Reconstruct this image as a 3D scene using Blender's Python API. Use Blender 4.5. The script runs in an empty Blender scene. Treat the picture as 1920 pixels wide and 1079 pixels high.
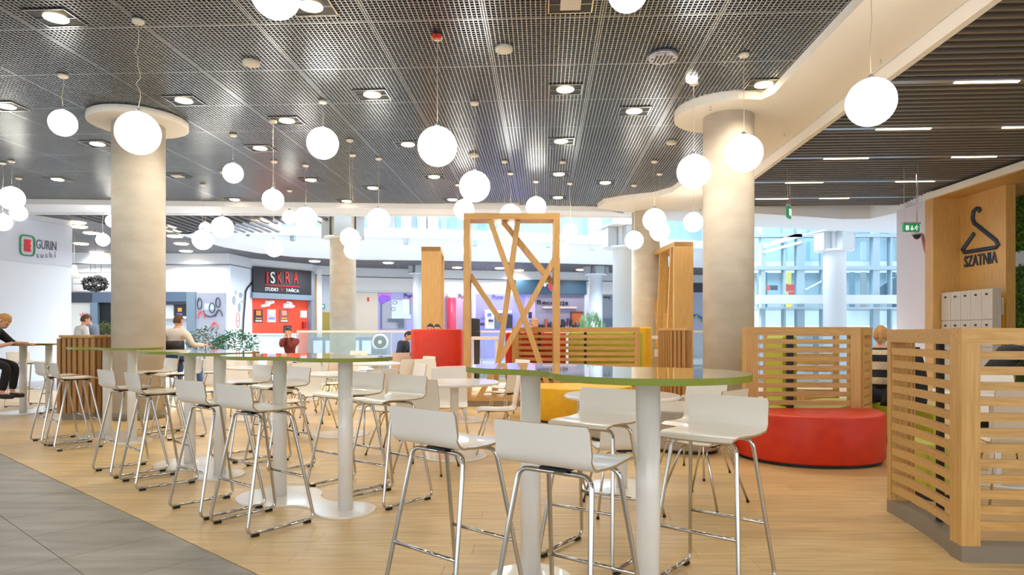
import bpy, bmesh, math, random
from mathutils import Vector, Matrix
random.seed(7)
PI = math.pi
S = bpy.context.scene
COL = S.collection
F = 1240.0; CX = 960.0; HY = 625.0; CH = 1.28

# ------------------------------------------------------------------ camera, world, lights, exposure
cam = bpy.data.cameras.new('camera'); camo = bpy.data.objects.new('camera', cam); COL.objects.link(camo)
camo.location = (0, 0, CH); camo.rotation_euler = (PI/2, 0, 0)
cam.sensor_width = 36; cam.lens = 36*F/1920; cam.shift_y = (HY-539.5)/1920; cam.clip_end = 200; cam.clip_start = 0.05
S.camera = camo
S.view_settings.view_transform = 'Standard'; S.view_settings.look = 'None'
S.view_settings.gamma = 1; S.view_settings.use_curve_mapping = False
S.view_settings.exposure = 0.66
w = bpy.data.worlds.new('world'); S.world = w; w.use_nodes = True
w.node_tree.nodes['Background'].inputs[0].default_value = (0.84, 0.92, 1.0, 1)
w.node_tree.nodes['Background'].inputs[1].default_value = 1.2

def area(name, loc, sx, sy, power, col, rot=(0, 0, 0)):
    l = bpy.data.lights.new(name, 'AREA'); l.shape = 'RECTANGLE'; l.size = sx; l.size_y = sy
    l.energy = power; l.color = col
    o = bpy.data.objects.new(name, l); o.location = loc; o.rotation_euler = rot; COL.objects.link(o); return o
area('skylight', (2, 24, 12.0), 20, 9, 6300, (0.86, 0.94, 1.0))
area('fill_behind', (-1, -6.5, 3.6), 14, 4, 110, (1.0, 0.95, 0.88), (math.radians(78), 0, 0))  # added soft fill from behind the camera, standing in for assumed mall daylight

# ------------------------------------------------------------------ helpers
def lin(c):
    r = []
    for v in c:
        v = v/255.0
        r.append(v/12.92 if v <= 0.04045 else ((v+0.055)/1.055)**2.4)
    return (r[0], r[1], r[2], 1)
def at(px, py, d): return Vector(((px-CX)*d/F, d, CH+(HY-py)*d/F))
def fl(px, py):
    d = F*CH/(py-HY); return Vector(((px-CX)*d/F, d, 0))
def onx(px, py, X):
    d = X*F/(px-CX); return Vector((X, d, CH+(HY-py)*d/F))

def mat(name, col, rough=0.5, metal=0.0, emis=None, es=0, noise=None, spec=0.5, coat=0.0, bump=0.0, rand=0.0, island=0.0):
    m = bpy.data.materials.new(name); m.use_nodes = True
    nt = m.node_tree; b = nt.nodes['Principled BSDF']
    b.inputs['Base Color'].default_value = lin(col); b.inputs['Roughness'].default_value = rough
    b.inputs['Metallic'].default_value = metal; b.inputs['Specular IOR Level'].default_value = spec
    b.inputs['Coat Weight'].default_value = coat
    if emis: b.inputs['Emission Color'].default_value = lin(emis); b.inputs['Emission Strength'].default_value = es
    if noise:
        # noise = (scale xyz, second colour, detail)
        tc = nt.nodes.new('ShaderNodeTexCoord'); mp = nt.nodes.new('ShaderNodeMapping'); nz = nt.nodes.new('ShaderNodeTexNoise')
        mp.inputs['Scale'].default_value = noise[0]; nz.inputs['Scale'].default_value = 1.0; nz.inputs['Detail'].default_value = noise[2]
        nt.links.new(tc.outputs['Object'], mp.inputs[0]); nt.links.new(mp.outputs[0], nz.inputs['Vector'])
        rp = nt.nodes.new('ShaderNodeValToRGB'); rp.color_ramp.elements[0].position = 0.3; rp.color_ramp.elements[1].position = 0.7
        rp.color_ramp.elements[0].color = lin(noise[1]); rp.color_ramp.elements[1].color = lin(col)
        nt.links.new(nz.outputs['Fac'], rp.inputs[0]); out = rp.outputs[0]
        if rand or island:
            hv = nt.nodes.new('ShaderNodeHueSaturation')
            if island: src = nt.nodes.new('ShaderNodeNewGeometry').outputs['Random Per Island']; amt = island
            else: src = nt.nodes.new('ShaderNodeObjectInfo').outputs['Random']; amt = rand
            mr = nt.nodes.new('ShaderNodeMapRange'); mr.inputs[3].default_value = 1-amt; mr.inputs[4].default_value = 1+amt
            nt.links.new(src, mr.inputs[0]); nt.links.new(mr.outputs[0], hv.inputs['Value']); nt.links.new(out, hv.inputs['Color']); out = hv.outputs[0]
        nt.links.new(out, b.inputs['Base Color'])
        if bump:
            bp = nt.nodes.new('ShaderNodeBump'); bp.inputs['Strength'].default_value = bump; bp.inputs['Distance'].default_value = 0.01
            nt.links.new(nz.outputs['Fac'], bp.inputs['Height']); nt.links.new(bp.outputs[0], b.inputs['Normal'])
    return m
def glassmat(name, col, dens=0.12):
    m = bpy.data.materials.new(name); m.use_nodes = True; nt = m.node_tree; nt.nodes.clear()
    o = nt.nodes.new('ShaderNodeOutputMaterial'); t = nt.nodes.new('ShaderNodeBsdfTransparent'); g = nt.nodes.new('ShaderNodeBsdfGlossy')
    d = nt.nodes.new('ShaderNodeBsdfDiffuse'); x = nt.nodes.new('ShaderNodeMixShader'); y = nt.nodes.new('ShaderNodeMixShader'); f = nt.nodes.new('ShaderNodeFresnel')
    t.inputs[0].default_value = (0.9, 0.97, 1, 1); g.inputs['Roughness'].default_value = 0.02; d.inputs[0].default_value = lin(col)
    f.inputs[0].default_value = 1.35; y.inputs[0].default_value = dens
    nt.links.new(f.outputs[0], x.inputs[0]); nt.links.new(t.outputs[0], y.inputs[1]); nt.links.new(d.outputs[0], y.inputs[2])
    nt.links.new(y.outputs[0], x.inputs[1]); nt.links.new(g.outputs[0], x.inputs[2]); nt.links.new(x.outputs[0], o.inputs[0]); return m

OAK = mat('oak', (210, 168, 104), 0.45, noise=((60, 60, 3), (190, 144, 78), 6), rand=0.06)
OAKH = mat('oak_long', (210, 168, 104), 0.45, noise=((3, 60, 60), (190, 144, 78), 6), rand=0.06)
OAKD = mat('oak_dark', (184, 138, 80), 0.5, noise=((70, 70, 4), (150, 104, 52), 6), rand=0.08)
PLANK = mat('floor_plank', (226, 197, 144), 0.36, noise=((2.4, 28, 8), (200, 164, 106), 7), rand=0.07)
PLANKI = mat('floor_plank_far', (226, 197, 144), 0.36, noise=((2.4, 28, 8), (200, 164, 106), 7), island=0.07)
STONE = mat('grey_tile', (166, 160, 152), 0.4, noise=((1.5, 9, 9), (132, 127, 120), 4), rand=0.05)
STONEF = mat('grey_floor', (168, 170, 172), 0.35, noise=((1.5, 4, 4), (150, 152, 156), 3))
CONC = mat('concrete', (208, 198, 182), 0.75, noise=((2.5, 2.5, 5), (192, 180, 162), 8), bump=0.15)
WHITE = mat('white_paint', (238, 236, 232), 0.5)
PLAST = mat('white_plaster', (236, 230, 220), 0.7)
COOLW = mat('cool_white', (240, 243, 247), 0.55)
COLW = mat('white_column_paint', (206, 214, 222), 0.45)
SHELL = mat('white_laminate', (238, 232, 222), 0.28, coat=0.3)
PLY = mat('plywood_edge', (176, 148, 112), 0.5)
CHROME = mat('chrome', (200, 198, 194), 0.14, 1.0)
BLACK = mat('black_plastic', (22, 20, 20), 0.5)
TWHITE = mat('powder_white', (236, 232, 226), 0.22, coat=0.4)
GREEN = mat('green_lacquer', (150, 164, 40), 0.09, coat=1.0, spec=0.8)
GREENE = mat('green_edge', (128, 138, 12), 0.35)
RED = mat('red_leather', (218, 54, 18), 0.45, noise=((9, 9, 9), (204, 42, 12), 4))
YEL = mat('yellow_leather', (236, 180, 16), 0.42, noise=((9, 9, 9), (224, 168, 12), 4))
LIME = mat('lime_leather', (188, 188, 52), 0.45, noise=((9, 9, 9), (176, 176, 44), 4))
GREYL = mat('grey_leather', (176, 168, 156), 0.5, noise=((9, 9, 9), (166, 158, 146), 4))
PLINTH = mat('grey_plinth', (136, 124, 108), 0.5)
ALU = mat('cell_aluminium', (176, 179, 182), 0.28, 0.8)
SLATM = mat('slat_grey', (132, 124, 116), 0.45, 0.2)
TRAY = mat('light_tray', (176, 180, 190), 0.3, 0.6)
PLEN = mat('dark_plenum', (30, 28, 26), 0.9)
DARK = mat('dark_panel', (34, 32, 34), 0.5)
GLOBE = mat('opal_globe', (255, 252, 246), 0.3, emis=(255, 250, 240), es=5.0)
LAMP = mat('lamp_glow', (255, 240, 215), 0.4, emis=(255, 226, 176), es=9.0)
LAMPC = mat('lamp_glow_cool', (255, 250, 240), 0.4, emis=(255, 246, 226), es=7.0)
CORD = mat('cord', (214, 204, 186), 0.5)
DISC = mat('detector_white', (214, 206, 190), 0.5)
GLASS = glassmat('clear_glass', (200, 225, 235), 0.18)
GLASSB = glassmat('blue_glass', (170, 206, 224), 0.14)
SILV = mat('silver_frame', (196, 214, 222), 0.35, 0.2)
def pm(name, c, r=0.6, **k): return mat(name, c, r, **k)
LEAF = pm('leaf_green', (70, 128, 44), 0.6, noise=((8, 8, 8), (128, 160, 34), 3))
LEAFC = pm('ivy_green', (64, 132, 96), 0.6, noise=((8, 8, 8), (40, 98, 70), 3))
SKIN = pm('skin', (222, 168, 136), 0.55)
HAIRD = pm('dark_hair', (52, 38, 30), 0.7); HAIRB = pm('blond_hair', (190, 140, 82), 0.7); HAIRM = pm('brown_hair', (92, 64, 44), 0.7)
EYEM = pm('eye', (40, 30, 28), 0.3); LIPM = pm('lip', (170, 96, 84), 0.5)

class MB:
    def __init__(s): s.v = []; s.f = []; s.mi = []; s.cur = 0; s.sm = []
    def add(s, vs, fs, smooth=False):
        n = len(s.v); s.v += [tuple(v) for v in vs]
        for f in fs: s.f.append([i+n for i in f]); s.mi.append(s.cur); s.sm.append(smooth)
        return s
    def box(s, c, d, rz=0, M=None):
        x, y, z = d[0]/2, d[1]/2, d[2]/2; vs = []
        R = M if M else Matrix.Rotation(rz, 3, 'Z')
        for sx in (-1, 1):
            for sy in (-1, 1):
                for sz in (-1, 1): vs.append(Vector(c)+R @ Vector((sx*x, sy*y, sz*z)))
        return s.add(vs, [(0, 1, 3, 2), (4, 6, 7, 5), (0, 4, 5, 1), (2, 3, 7, 6), (0, 2, 6, 4), (1, 5, 7, 3)])
    def bar(s, a, b, w, h, up=(0, 0, 1)):
        a = Vector(a); b = Vector(b); d = b-a; L = d.length; d.normalize(); u = Vector(up)
        x = d.cross(u).normalized(); y = x.cross(d).normalized()
        M = Matrix((x, d, y)).transposed()
        return s.box((a+b)/2, (w, L, h), M=M)
    def prism(s, poly, z0, z1, smooth=False):
        n = len(poly); vs = [(p[0], p[1], z0) for p in poly]+[(p[0], p[1], z1) for p in poly]
        ar = sum(poly[i][0]*poly[(i+1) % n][1]-poly[(i+1) % n][0]*poly[i][1] for i in range(n))
        bot = list(range(n-1, -1, -1)); top = list(range(n, 2*n)); side = [(i, (i+1) % n, n+(i+1) % n, n+i) for i in range(n)]
        if ar < 0: bot.reverse(); top.reverse(); side = [tuple(reversed(q)) for q in side]
        s.add(vs, side, smooth); k = len(s.v)-2*n
        s.f += [[i+k for i in bot], [i+k for i in top]]; s.mi += [s.cur]*2; s.sm += [False]*2
        return s
    def tube(s, pts, r, n=8, closed=False, r2=None):
        pts = [Vector(p) for p in pts]; m = len(pts); vs = []; fs = []
        prev = None
        for i, p in enumerate(pts):
            if closed: t = (pts[(i+1) % m]-pts[i-1])
            else: t = pts[min(i+1, m-1)]-pts[max(i-1, 0)]
            t.normalize()
            if prev is None:
                a = Vector((0, 0, 1)) if abs(t.z) < 0.9 else Vector((1, 0, 0)); x = t.cross(a).normalized()
            else: x = (prev-t*prev.dot(t)).normalized()
            prev = x; y = t.cross(x); rr = r if r2 is None else r+(r2-r)*i/(m-1)
            for k in range(n): a = 2*PI*k/n; vs.append(p+x*math.cos(a)*rr+y*math.sin(a)*rr)
        for i in range(m if closed else m-1):
            j = (i+1) % m
            for k in range(n): fs.append((i*n+k, i*n+(k+1) % n, j*n+(k+1) % n, j*n+k))
        s.add(vs, fs, True); b = len(s.v)-len(vs)
        if not closed:
            s.f += [[b+k for k in range(n-1, -1, -1)], [b+(m-1)*n+k for k in range(n)]]; s.mi += [s.cur]*2; s.sm += [False]*2
        return s
    def lathe(s, prof, n=32, c=(0, 0)):
        vs = []; m = len(prof)
        for r, z in prof:
            for k in range(n): a = 2*PI*k/n; vs.append((c[0]+max(r, 1e-4)*math.cos(a), c[1]+max(r, 1e-4)*math.sin(a), z))
        fs = [(i*n+k, i*n+(k+1) % n, (i+1)*n+(k+1) % n, (i+1)*n+k) for i in range(m-1) for k in range(n)]
        s.add(vs, fs, True); b = len(s.v)-len(vs)
        s.f += [[b+k for k in range(n-1, -1, -1)], [b+(m-1)*n+k for k in range(n)]]; s.mi += [s.cur]*2; s.sm += [False]*2
        return s
    def ell(s, c, r, nu=20, nv=12, R=None):
        vs = []; fs = []
        for j in range(nv+1):
            t = PI*j/nv
            for i in range(nu):
                a = 2*PI*i/nu; p = Vector((r[0]*math.sin(t)*math.cos(a), r[1]*math.sin(t)*math.sin(a), r[2]*math.cos(t)))
                if R: p = R @ p
                vs.append(Vector(c)+p)
        for j in range(nv):
            for i in range(nu): fs.append((j*nu+i, (j+1)*nu+i, (j+1)*nu+(i+1) % nu, j*nu+(i+1) % nu))
        return s.add(vs, fs, True)
    def ribbon(s, pts, t, z0, z1, side=0, smooth=False):
        """wall of thickness t along a plan path; z0,z1 numbers or lists; side -1/0/1 shifts it sideways"""
        pts = [Vector((p[0], p[1])) for p in pts]; m = len(pts); vs = []
        for i, p in enumerate(pts):
            d = (pts[min(i+1, m-1)]-pts[max(i-1, 0)]).normalized(); nrm = Vector((d.y, -d.x))
            a = p+nrm*t*(0.5+side*0.5); b = p-nrm*t*(0.5-side*0.5)
            zz0 = z0[i] if isinstance(z0, (list, tuple)) else z0; zz1 = z1[i] if isinstance(z1, (list, tuple)) else z1
            vs += [(a.x, a.y, zz0), (a.x, a.y, zz1), (b.x, b.y, zz1), (b.x, b.y, zz0)]
        fs = []
        for i in range(m-1):
            for k in range(4): fs.append((4*i+k, 4*i+(k+1) % 4, 4*i+4+(k+1) % 4, 4*i+4+k))
        fs += [(3, 2, 1, 0), (4*m-4, 4*m-3, 4*m-2, 4*m-1)]
        return s.add(vs, fs, smooth)
    def mesh(s, name, mats):
        me = bpy.data.meshes.new(name); me.from_pydata(s.v, [], s.f)
        for mm in (mats if isinstance(mats, (list, tuple)) else [mats]): me.materials.append(mm)
        me.polygons.foreach_set('material_index', s.mi); me.polygons.foreach_set('use_smooth', s.sm)
        me.update(); return me
    def build(s, name, mats, parent=None, bev=0, loc=None, fix=False):
        me = s.mesh(name, mats)
        if fix:
            bm = bmesh.new(); bm.from_mesh(me); bmesh.ops.recalc_face_normals(bm, faces=bm.faces); bm.to_mesh(me); bm.free()
        o = bpy.data.objects.new(name, me); COL.objects.link(o)
        if parent: o.parent = parent
        if loc: o.location = loc
        if bev:
            b = o.modifiers.new('bevel', 'BEVEL'); b.width = bev; b.segments = 2; b.limit_method = 'ANGLE'; b.angle_limit = 0.6
        return o

def thing(name, label, cat, loc=(0, 0, 0), rz=0, group=None):
    o = bpy.data.objects.new(name, None); COL.objects.link(o); o.empty_display_size = 0.1
    o.location = loc; o.rotation_euler = (0, 0, rz); o['label'] = label; o['category'] = cat
    if group: o['group'] = group
    return o
def tag(o, label, cat, group=None):
    o['label'] = label; o['category'] = cat
    if group: o['group'] = group
    return o
def struct(o, label=None, cat=None):
    o['kind'] = 'structure'
    if label: o['label'] = label
    if cat: o['category'] = cat
    return o
def sempty(name, label=None, cat=None):
    o = bpy.data.objects.new(name, None); COL.objects.link(o); return struct(o, label, cat)
def kids(o): return [c for c in bpy.data.objects if c.parent == o]
def dup(root, loc, rz, label=None, group=None, ch=None):
    def cp(o, par):
        c = o.copy(); COL.objects.link(c); c.parent = par
        for k in CH_CACHE.setdefault(o.name, kids(o)): cp(k, c)
        return c
    r = cp(root, None); r.location = loc; r.rotation_euler = (0, 0, rz)
    if label: r['label'] = label
    if group: r['group'] = group
    return r
CH_CACHE = {}
def yaw(fx, fy): return math.atan2(-fx, fy)
def bez(a, b, c, n=5):
    a, b, c = Vector(a), Vector(b), Vector(c)
    return [a*(1-t)**2+b*2*t*(1-t)+c*t*t for t in [i/n for i in range(n+1)]]
def rounded(path, r):
    """round the corners of a 3D polyline"""
    P = [Vector(p) for p in path]; out = [P[0]]
    for i in range(1, len(P)-1):
        a = P[i]+(P[i-1]-P[i]).normalized()*r; b = P[i]+(P[i+1]-P[i]).normalized()*r
        out += bez(a, P[i], b, 4)
    return out+[P[-1]]
def text(name, s, h, M, mt, parent=None, depth=0.01, width=None, font_bold=False, shear=0, off=0.0):
    c = bpy.data.curves.new(name, 'FONT'); c.body = s; c.size = 1; c.extrude = depth; c.align_x = 'CENTER'; c.align_y = 'CENTER'
    c.shear = shear; c.offset = off; c.resolution_u = 3
    o = bpy.data.objects.new(name, c); COL.objects.link(o); bpy.context.view_layer.update()
    me = bpy.data.meshes.new_from_object(o.evaluated_get(bpy.context.evaluated_depsgraph_get()))
    bpy.data.objects.remove(o); bpy.data.curves.remove(c)
    xs = [v.co.x for v in me.vertices]; ys = [v.co.y for v in me.vertices]
    sx = (max(xs)-min(xs)); sy = (max(ys)-min(ys)); cx = (max(xs)+min(xs))/2; cy = (max(ys)+min(ys))/2
    ky = h/sy; kx = (width/sx) if width else ky
    for v in me.vertices:
        v.co = M @ Vector(((v.co.x-cx)*kx, (v.co.y-cy)*ky, v.co.z))
    me.name = name; me.materials.append(mt)
    o = bpy.data.objects.new(name, me); COL.objects.link(o)
    if parent: o.parent = parent
    return o
def frameM(origin, xdir, ydir=(0, 0, 1)):
    x = Vector(xdir).normalized(); y = Vector(ydir).normalized(); z = x.cross(y)
    M = Matrix((x, y, z)).transposed().to_4x4(); M.translation = Vector(origin); return M

TH = math.radians(2.7)
EU = Vector((math.cos(TH), -math.sin(TH))); EV = Vector((math.sin(TH), math.cos(TH)))
def g2(u, v): p = EU*u+EV*v; return (p.x, p.y)

# ------------------------------------------------------------------ floor
def clip(poly, px, py, nx, ny):
    out = []
    for i in range(len(poly)):
        a = poly[i]; b = poly[(i+1) % len(poly)]
        da = (a[0]-px)*nx+(a[1]-py)*ny; db = (b[0]-px)*nx+(b[1]-py)*ny
        if da >= 0: out.append(a)
        if (da >= 0) != (db >= 0):
            t = da/(da-db); out.append((a[0]+(b[0]-a[0])*t, a[1]+(b[1]-a[1])*t))
    return out
floor = struct(MB().prism([(-20, -8), (13.5, -8), (13.5, 17.6), (-20, 17.6)], -0.25, -0.012).build('floor', STONE))
LX, LY = 1.0, -0.86; ln = math.hypot(LX, LY); LN = (-LY/ln, LX/ln)
plk = []
r = random.Random(3)
for j in range(-30, 100):
    v0 = j*0.19; off = r.random()*1.3
    for i in range(-16, 15):
        u0 = i*1.3+off; q = [g2(u0+.0008, v0+.0008), g2(u0+1.2992, v0+.0008), g2(u0+1.2992, v0+.1892), g2(u0+.0008, v0+.1892)]
        q = clip(q, -5.43, 7.02, LN[0], LN[1])
        if len(q) > 2: q = clip(q, 0, 17.6, 0, -1)
        if len(q) > 2: q = clip(q, 13.5, 0, -1, 0)
        if len(q) > 2: q = clip(q, 0, -4, 0, 1)
        if len(q) < 3: continue
        cx = sum(p[0] for p in q)/len(q); cy = sum(p[1] for p in q)/len(q)
        if cx < -8 and cy > 15: continue
        vis = cy > 3.2 and abs(cx)/cy < 0.8
        plk.append((cy if vis else 99, q))
plk.sort(key=lambda a: a[0])
for k, (dd, q) in enumerate(plk[:299]):
    MB().prism(q, -0.012, 0).build('floor_plank', PLANK, floor)
m = MB()
for dd, q in plk[299:]: m.prism(q, -0.012, 0)
o = m.build('floor_planks_beyond', PLANKI, floor); o['kind'] = 'stuff'
# metal edge strip + grey tiles
tl = Vector((LX, LY))/ln; tn = Vector(LN)
tiles = []
for i in range(-26, 20):
    for j in range(-12, 0):
        o0 = Vector((-5.43, 7.02))+tl*(i*0.6+0.1)+tn*(j*0.6-0.003)
        q = [o0, o0+tl*.596, o0+tl*.596+tn*.596, o0+tn*.596]
        c = (q[0]+q[2])/2
        tiles.append((c.y if (c.y > 3 and abs(c.x)/c.y < 0.95) else 99, [(p.x, p.y) for p in q]))
tiles.sort(key=lambda a: a[0])
m = MB()
for k, (dd, q) in enumerate(tiles):
    if k < 110 and dd < 99: MB().prism(q, -0.012, -0.001).build('floor_tile', STONE, floor)
    else: m.prism(q, -0.012, -0.001)
o = m.build('floor_tiles_beyond', STONE, floor); o['kind'] = 'stuff'

# ------------------------------------------------------------------ paths of the atrium
def P(px, d): return ((px-CX)*d/F, d)
RING = [P(*a) for a in [(352, 20.7), (400, 22.5), (440, 24), (500, 25.7), (560, 26.8), (620, 27.4), (680, 27.8), (800, 28), (950, 28.6), (1100, 29.5), (1180, 30), (1300, 31), (1420, 32)]]
RTOP = [CH+h for h in (3.25, 3.57, 3.8, 4.08, 4.2, 4.25, 4.29, 4.29, 4.25, 4.2, 4.2, 4.2, 4.2)]
LENS = [P(*a) for a in [(600, 17.5), (500, 18.4), (447, 18.9), (400, 19.6)]]
WALL = [P(*a) for a in [(60, 25.6), (137, 26), (313, 26.3), (428, 26.3), (465, 28), (580, 30.4), (592, 31), (667, 32), (800, 33), (1095, 34.5), (1300, 36), (1420, 37)]]
def wd(px):
    k = (px-CX)/F
    for a, b in zip(WALL, WALL[1:]):
        fa = a[0]-k*a[1]; fb = b[0]-k*b[1]
        if fa <= 0 <= fb:
            t = fa/(fa-fb); return Vector((a[0]+(b[0]-a[0])*t, a[1]+(b[1]-a[1])*t))
def wpan(name, px0, px1, y0, y1, mt, parent=None, t=0.05, off=0.0, build=True):
    A = wd(px0); B = wd(px1); d = (B-A).normalized(); n = Vector((d.y, -d.x)); dm = (A.y+B.y)/2
    A = A+n*off; B = B+n*off
    m = MB().ribbon([A, B], t, CH+(HY-y1)*dm/F, CH+(HY-y0)*dm/F, side=1)
    return m.build(name, mt, parent)
def wM(px, y, off):
    A = wd(px-3); B = wd(px+3); d = (B-A).normalized(); n = Vector((d.y, -d.x)); c = wd(px)
    c3 = Vector((c.x, c.y, CH+(HY-y)*c.y/F))+Vector((n.x, n.y, 0))*off
    return frameM(c3, (d.x, d.y, 0))

# far floors
struct(MB().prism([(-20, 17.6), (-9, 17.6), (-9, 15.02), (-20, 15.02)], -0.2, 0).build('floor', STONEF))
fp = [(-20, 17.6)]+[(-5.9, 17.6)]+LENS[1:]+RING+[(16, 40), (-22, 40)]
struct(MB().prism(fp, -0.2, -0.001).build('floor', STONEF))
struct(MB().prism([(-14, 15), (24, 15), (24, 45), (-14, 45)], -4.8, -4.6).build('floor', STONEF))

# ------------------------------------------------------------------ ceilings
ceil = struct(MB().prism([(-20, -8), (13.5, -8), (13.5, 17.3), (-20, 17.3)], 5.25, 5.45).build('ceiling', PLEN))
ZC = CH+3.25
m = MB(); n = 24; pt = 1.2/n
for i in range(n):
    m.box(((i+.5)*pt, .6, 0), (0.011, 1.2, 0.024)); m.box((.6, (i+.5)*pt, 0.0), (1.2, 0.009, 0.016))
for a in (0.004, 1.196): m.box((a, .6, 0), (0.006, 1.196, 0.026)); m.box((.6, a, 0), (1.196, 0.006, 0.026))
cell = m.mesh('ceiling_panel', ALU)
cnt = 0
for i in range(-13, 4):
    for j in range(0, 15):
        u = i*1.2-0.6; v = j*1.2-0.4
        x, y = g2(u+.6, v+.6)
        if u > 2.7 or y > 17.0 or (x < -0.85*y-2 and y < 15): continue
        cnt += 1
        o = bpy.data.objects.new('ceiling_panel', cell); COL.objects.link(o); o.parent = ceil
        x, y = g2(u, v); o.location = (x, y, ZC); o.rotation_euler = (0, 0, -TH)
# services seen through the mesh
m = MB()
for k, (y, z, rr, c) in enumerate([(7.4, 4.95, .05, 0), (9.6, 4.9, .16, 1), (12.8, 4.95, .05, 0), (14.5, 4.88, .18, 1)]):
    mm = MB().tube([(-16, y+.4, z), (2.8, y-.4, z)], rr, 10)
    mm.build('ceiling_pipe', pm('pipe_red', (120, 40, 30)) if c == 0 else pm('duct_grey', (120, 118, 112), .5, metal=.5), ceil)

# left far ceiling beyond the beam
cp = [(-22, 17.25), (-6, 17.35)]+LENS+RING+[(16, 40), (-22, 40)]
FARC = pm('far_ceiling_grey', (112, 112, 114), 0.6, noise=((14, 2, 1), (84, 84, 88), 2))
c2 = struct(MB().prism(cp, CH+3.15, CH+3.3).build('ceiling', FARC))
CEILF = c2
# lamella ribs of the far ceiling, close to the beam
for k in range(26):
    x = -11.6+k*0.26
    MB().box((x, 18.0+(.9 if x < -7 else .1), CH+3.12), (0.09, 1.3 if x > -7 else 2.9, 0.06)).build('ceiling_rib', pm('rib_grey', (104, 104, 106)) if k == 0 else bpy.data.materials['rib_grey'], c2)

# slatted ceiling on the right
ZR = CH+3.3
c3 = struct(MB().prism([(4.4, -8), (13.4, -8), (13.4, 18.2), (4.4, 18.2)], ZR+0.35, ZR+0.5).build('ceiling', pm('black_void', (20, 19, 19), .9)))
sl = MB().box((0, 0, 0), (5.6, 0.045, 0.10)).mesh('ceiling_slat', SLATM)
for k in range(0, 84):
    v = 3.2+k*0.172
    x, y = g2(6.75-0.02*0, v)
    if any(abs(v-q) < 0.09 for q in (8.95, 10.95, 12.75, 14.75, 16.5)): continue
    o = bpy.data.objects.new('ceiling_slat', sl); COL.objects.link(o); o.parent = c3; o.location = (x, y, ZR+.05); o.rotation_euler = (0, 0, -TH)
for u in (4.9, 6.1, 7.3, 8.5):
    a = g2(u, 3); b = g2(u, 17.4)
    MB().bar((a[0], a[1], ZR+.13), (b[0], b[1], ZR+.13), .05, .05).build('slat_carrier', pm('carrier', (150, 146, 140), .4, metal=.4), c3)
rows = [(8.95, [(1790, 1910)], 'nearest row'), (10.95, [(1643, 1745), (1880, 1960)], 'second row'), (12.75, [(1545, 1628), (1785, 1868)], 'third row'),
        (14.75, [(1473, 1543), (1680, 1752)], 'fourth row'), (16.5, [(1417, 1478), (1537, 1592)], 'farthest row')]
for v, segs, nm in rows:
    x, y = g2(6.75, v)
    MB().box((0, 0, 0), (5.6, 0.11, 0.05)).build('light_channel', TRAY, c3, loc=(x, y, ZR+.03)).rotation_euler = (0, 0, -TH)
    for q, (p0, p1) in enumerate(segs):
        # point of the row line under each pixel column
        def onrow(px):
            k = (px-CX)/F; a = Vector(g2(0, v)); t = (k*a.y-a.x)/(EU.x-k*EU.y); return a+EU*t
        A = onrow(p0); B = onrow(p1); c = (A+B)/2; L = (B-A).length
        side = '' if len(segs) == 1 else (', left one' if q == 0 else ', right one')
        t_ = thing('linear_ceiling_lamp', 'slim linear strip lamp between dark ceiling slats, '+nm+side, 'lamp', (c.x, c.y, ZR-.0), -TH, 'strip lamps in the slatted ceiling')
        MB().box((0, 0, .006), (L+.04, .07, .02)).build('housing', TRAY, t_)
        MB().box((0, 0, -.008), (L, .045, .012)).build('diffuser', LAMP, t_)

# ------------------------------------------------------------------ white soffits
ZS = CH+3.12
band = [g2(3.0, -8), g2(3.97, -8), g2(3.97, 17.2)]
band += [g2(2.2, 17.2), g2(1.35, 16.6), g2(1.45, 16.05), g2(1.9, 15.65), g2(2.5, 15.35), g2(2.85, 14.8), g2(2.98, 13.5), g2(3.0, 10.5)]
arc = [(2.676+.76*math.cos(a), 9.706+.76*math.sin(a)) for a in [math.radians(x) for x in range(72, 291, 12)]]
band += [g2(*p) for p in arc] + [g2(3.0, 8.75)]
struct(MB().prism(band, ZS, ZS+.28).build('trim_1', PLAST))
a = [g2(4.02, v) for v in (-8, 16.9)]
struct(MB().ribbon(a, .08, ZS-.17, ZS+.35).build('trim_2', PLAST))
near = [(-18, 15.7), (-11.1, 16.0), (-7.5, 16.25), (-2.14, 16.57), (1.9, 16.9), (2.6, 17.0)]
far = [(3.2, 17.6), (0, 17.45), (-7.5, 17.2), (-18, 16.9)]
struct(MB().prism(near+far, ZS-.004, ZS+.75).build('trim_3', COOLW))
struct(MB().ribbon([(-18, 16.95), (-7.5, 17.25), (0, 17.5), (3.2, 17.65)], .05, ZS-.05, ZS+.6).build('trim_4', COOLW))
rs = [(2.9, 17.0), (4.75, 16.9), (6.34, 17.2), (7.66, 17.6), (9.0, 18.05), (9.75, 18.0), (10.0, 16.9), (9.75, 15.4), (13.4, 15.4), (13.4, 21), (7.2, 19.4), (4.4, 18.3), (2.9, 17.65)]
struct(MB().prism(rs, ZS-.008, ZS+.5).build('trim_5', COOLW))

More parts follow.
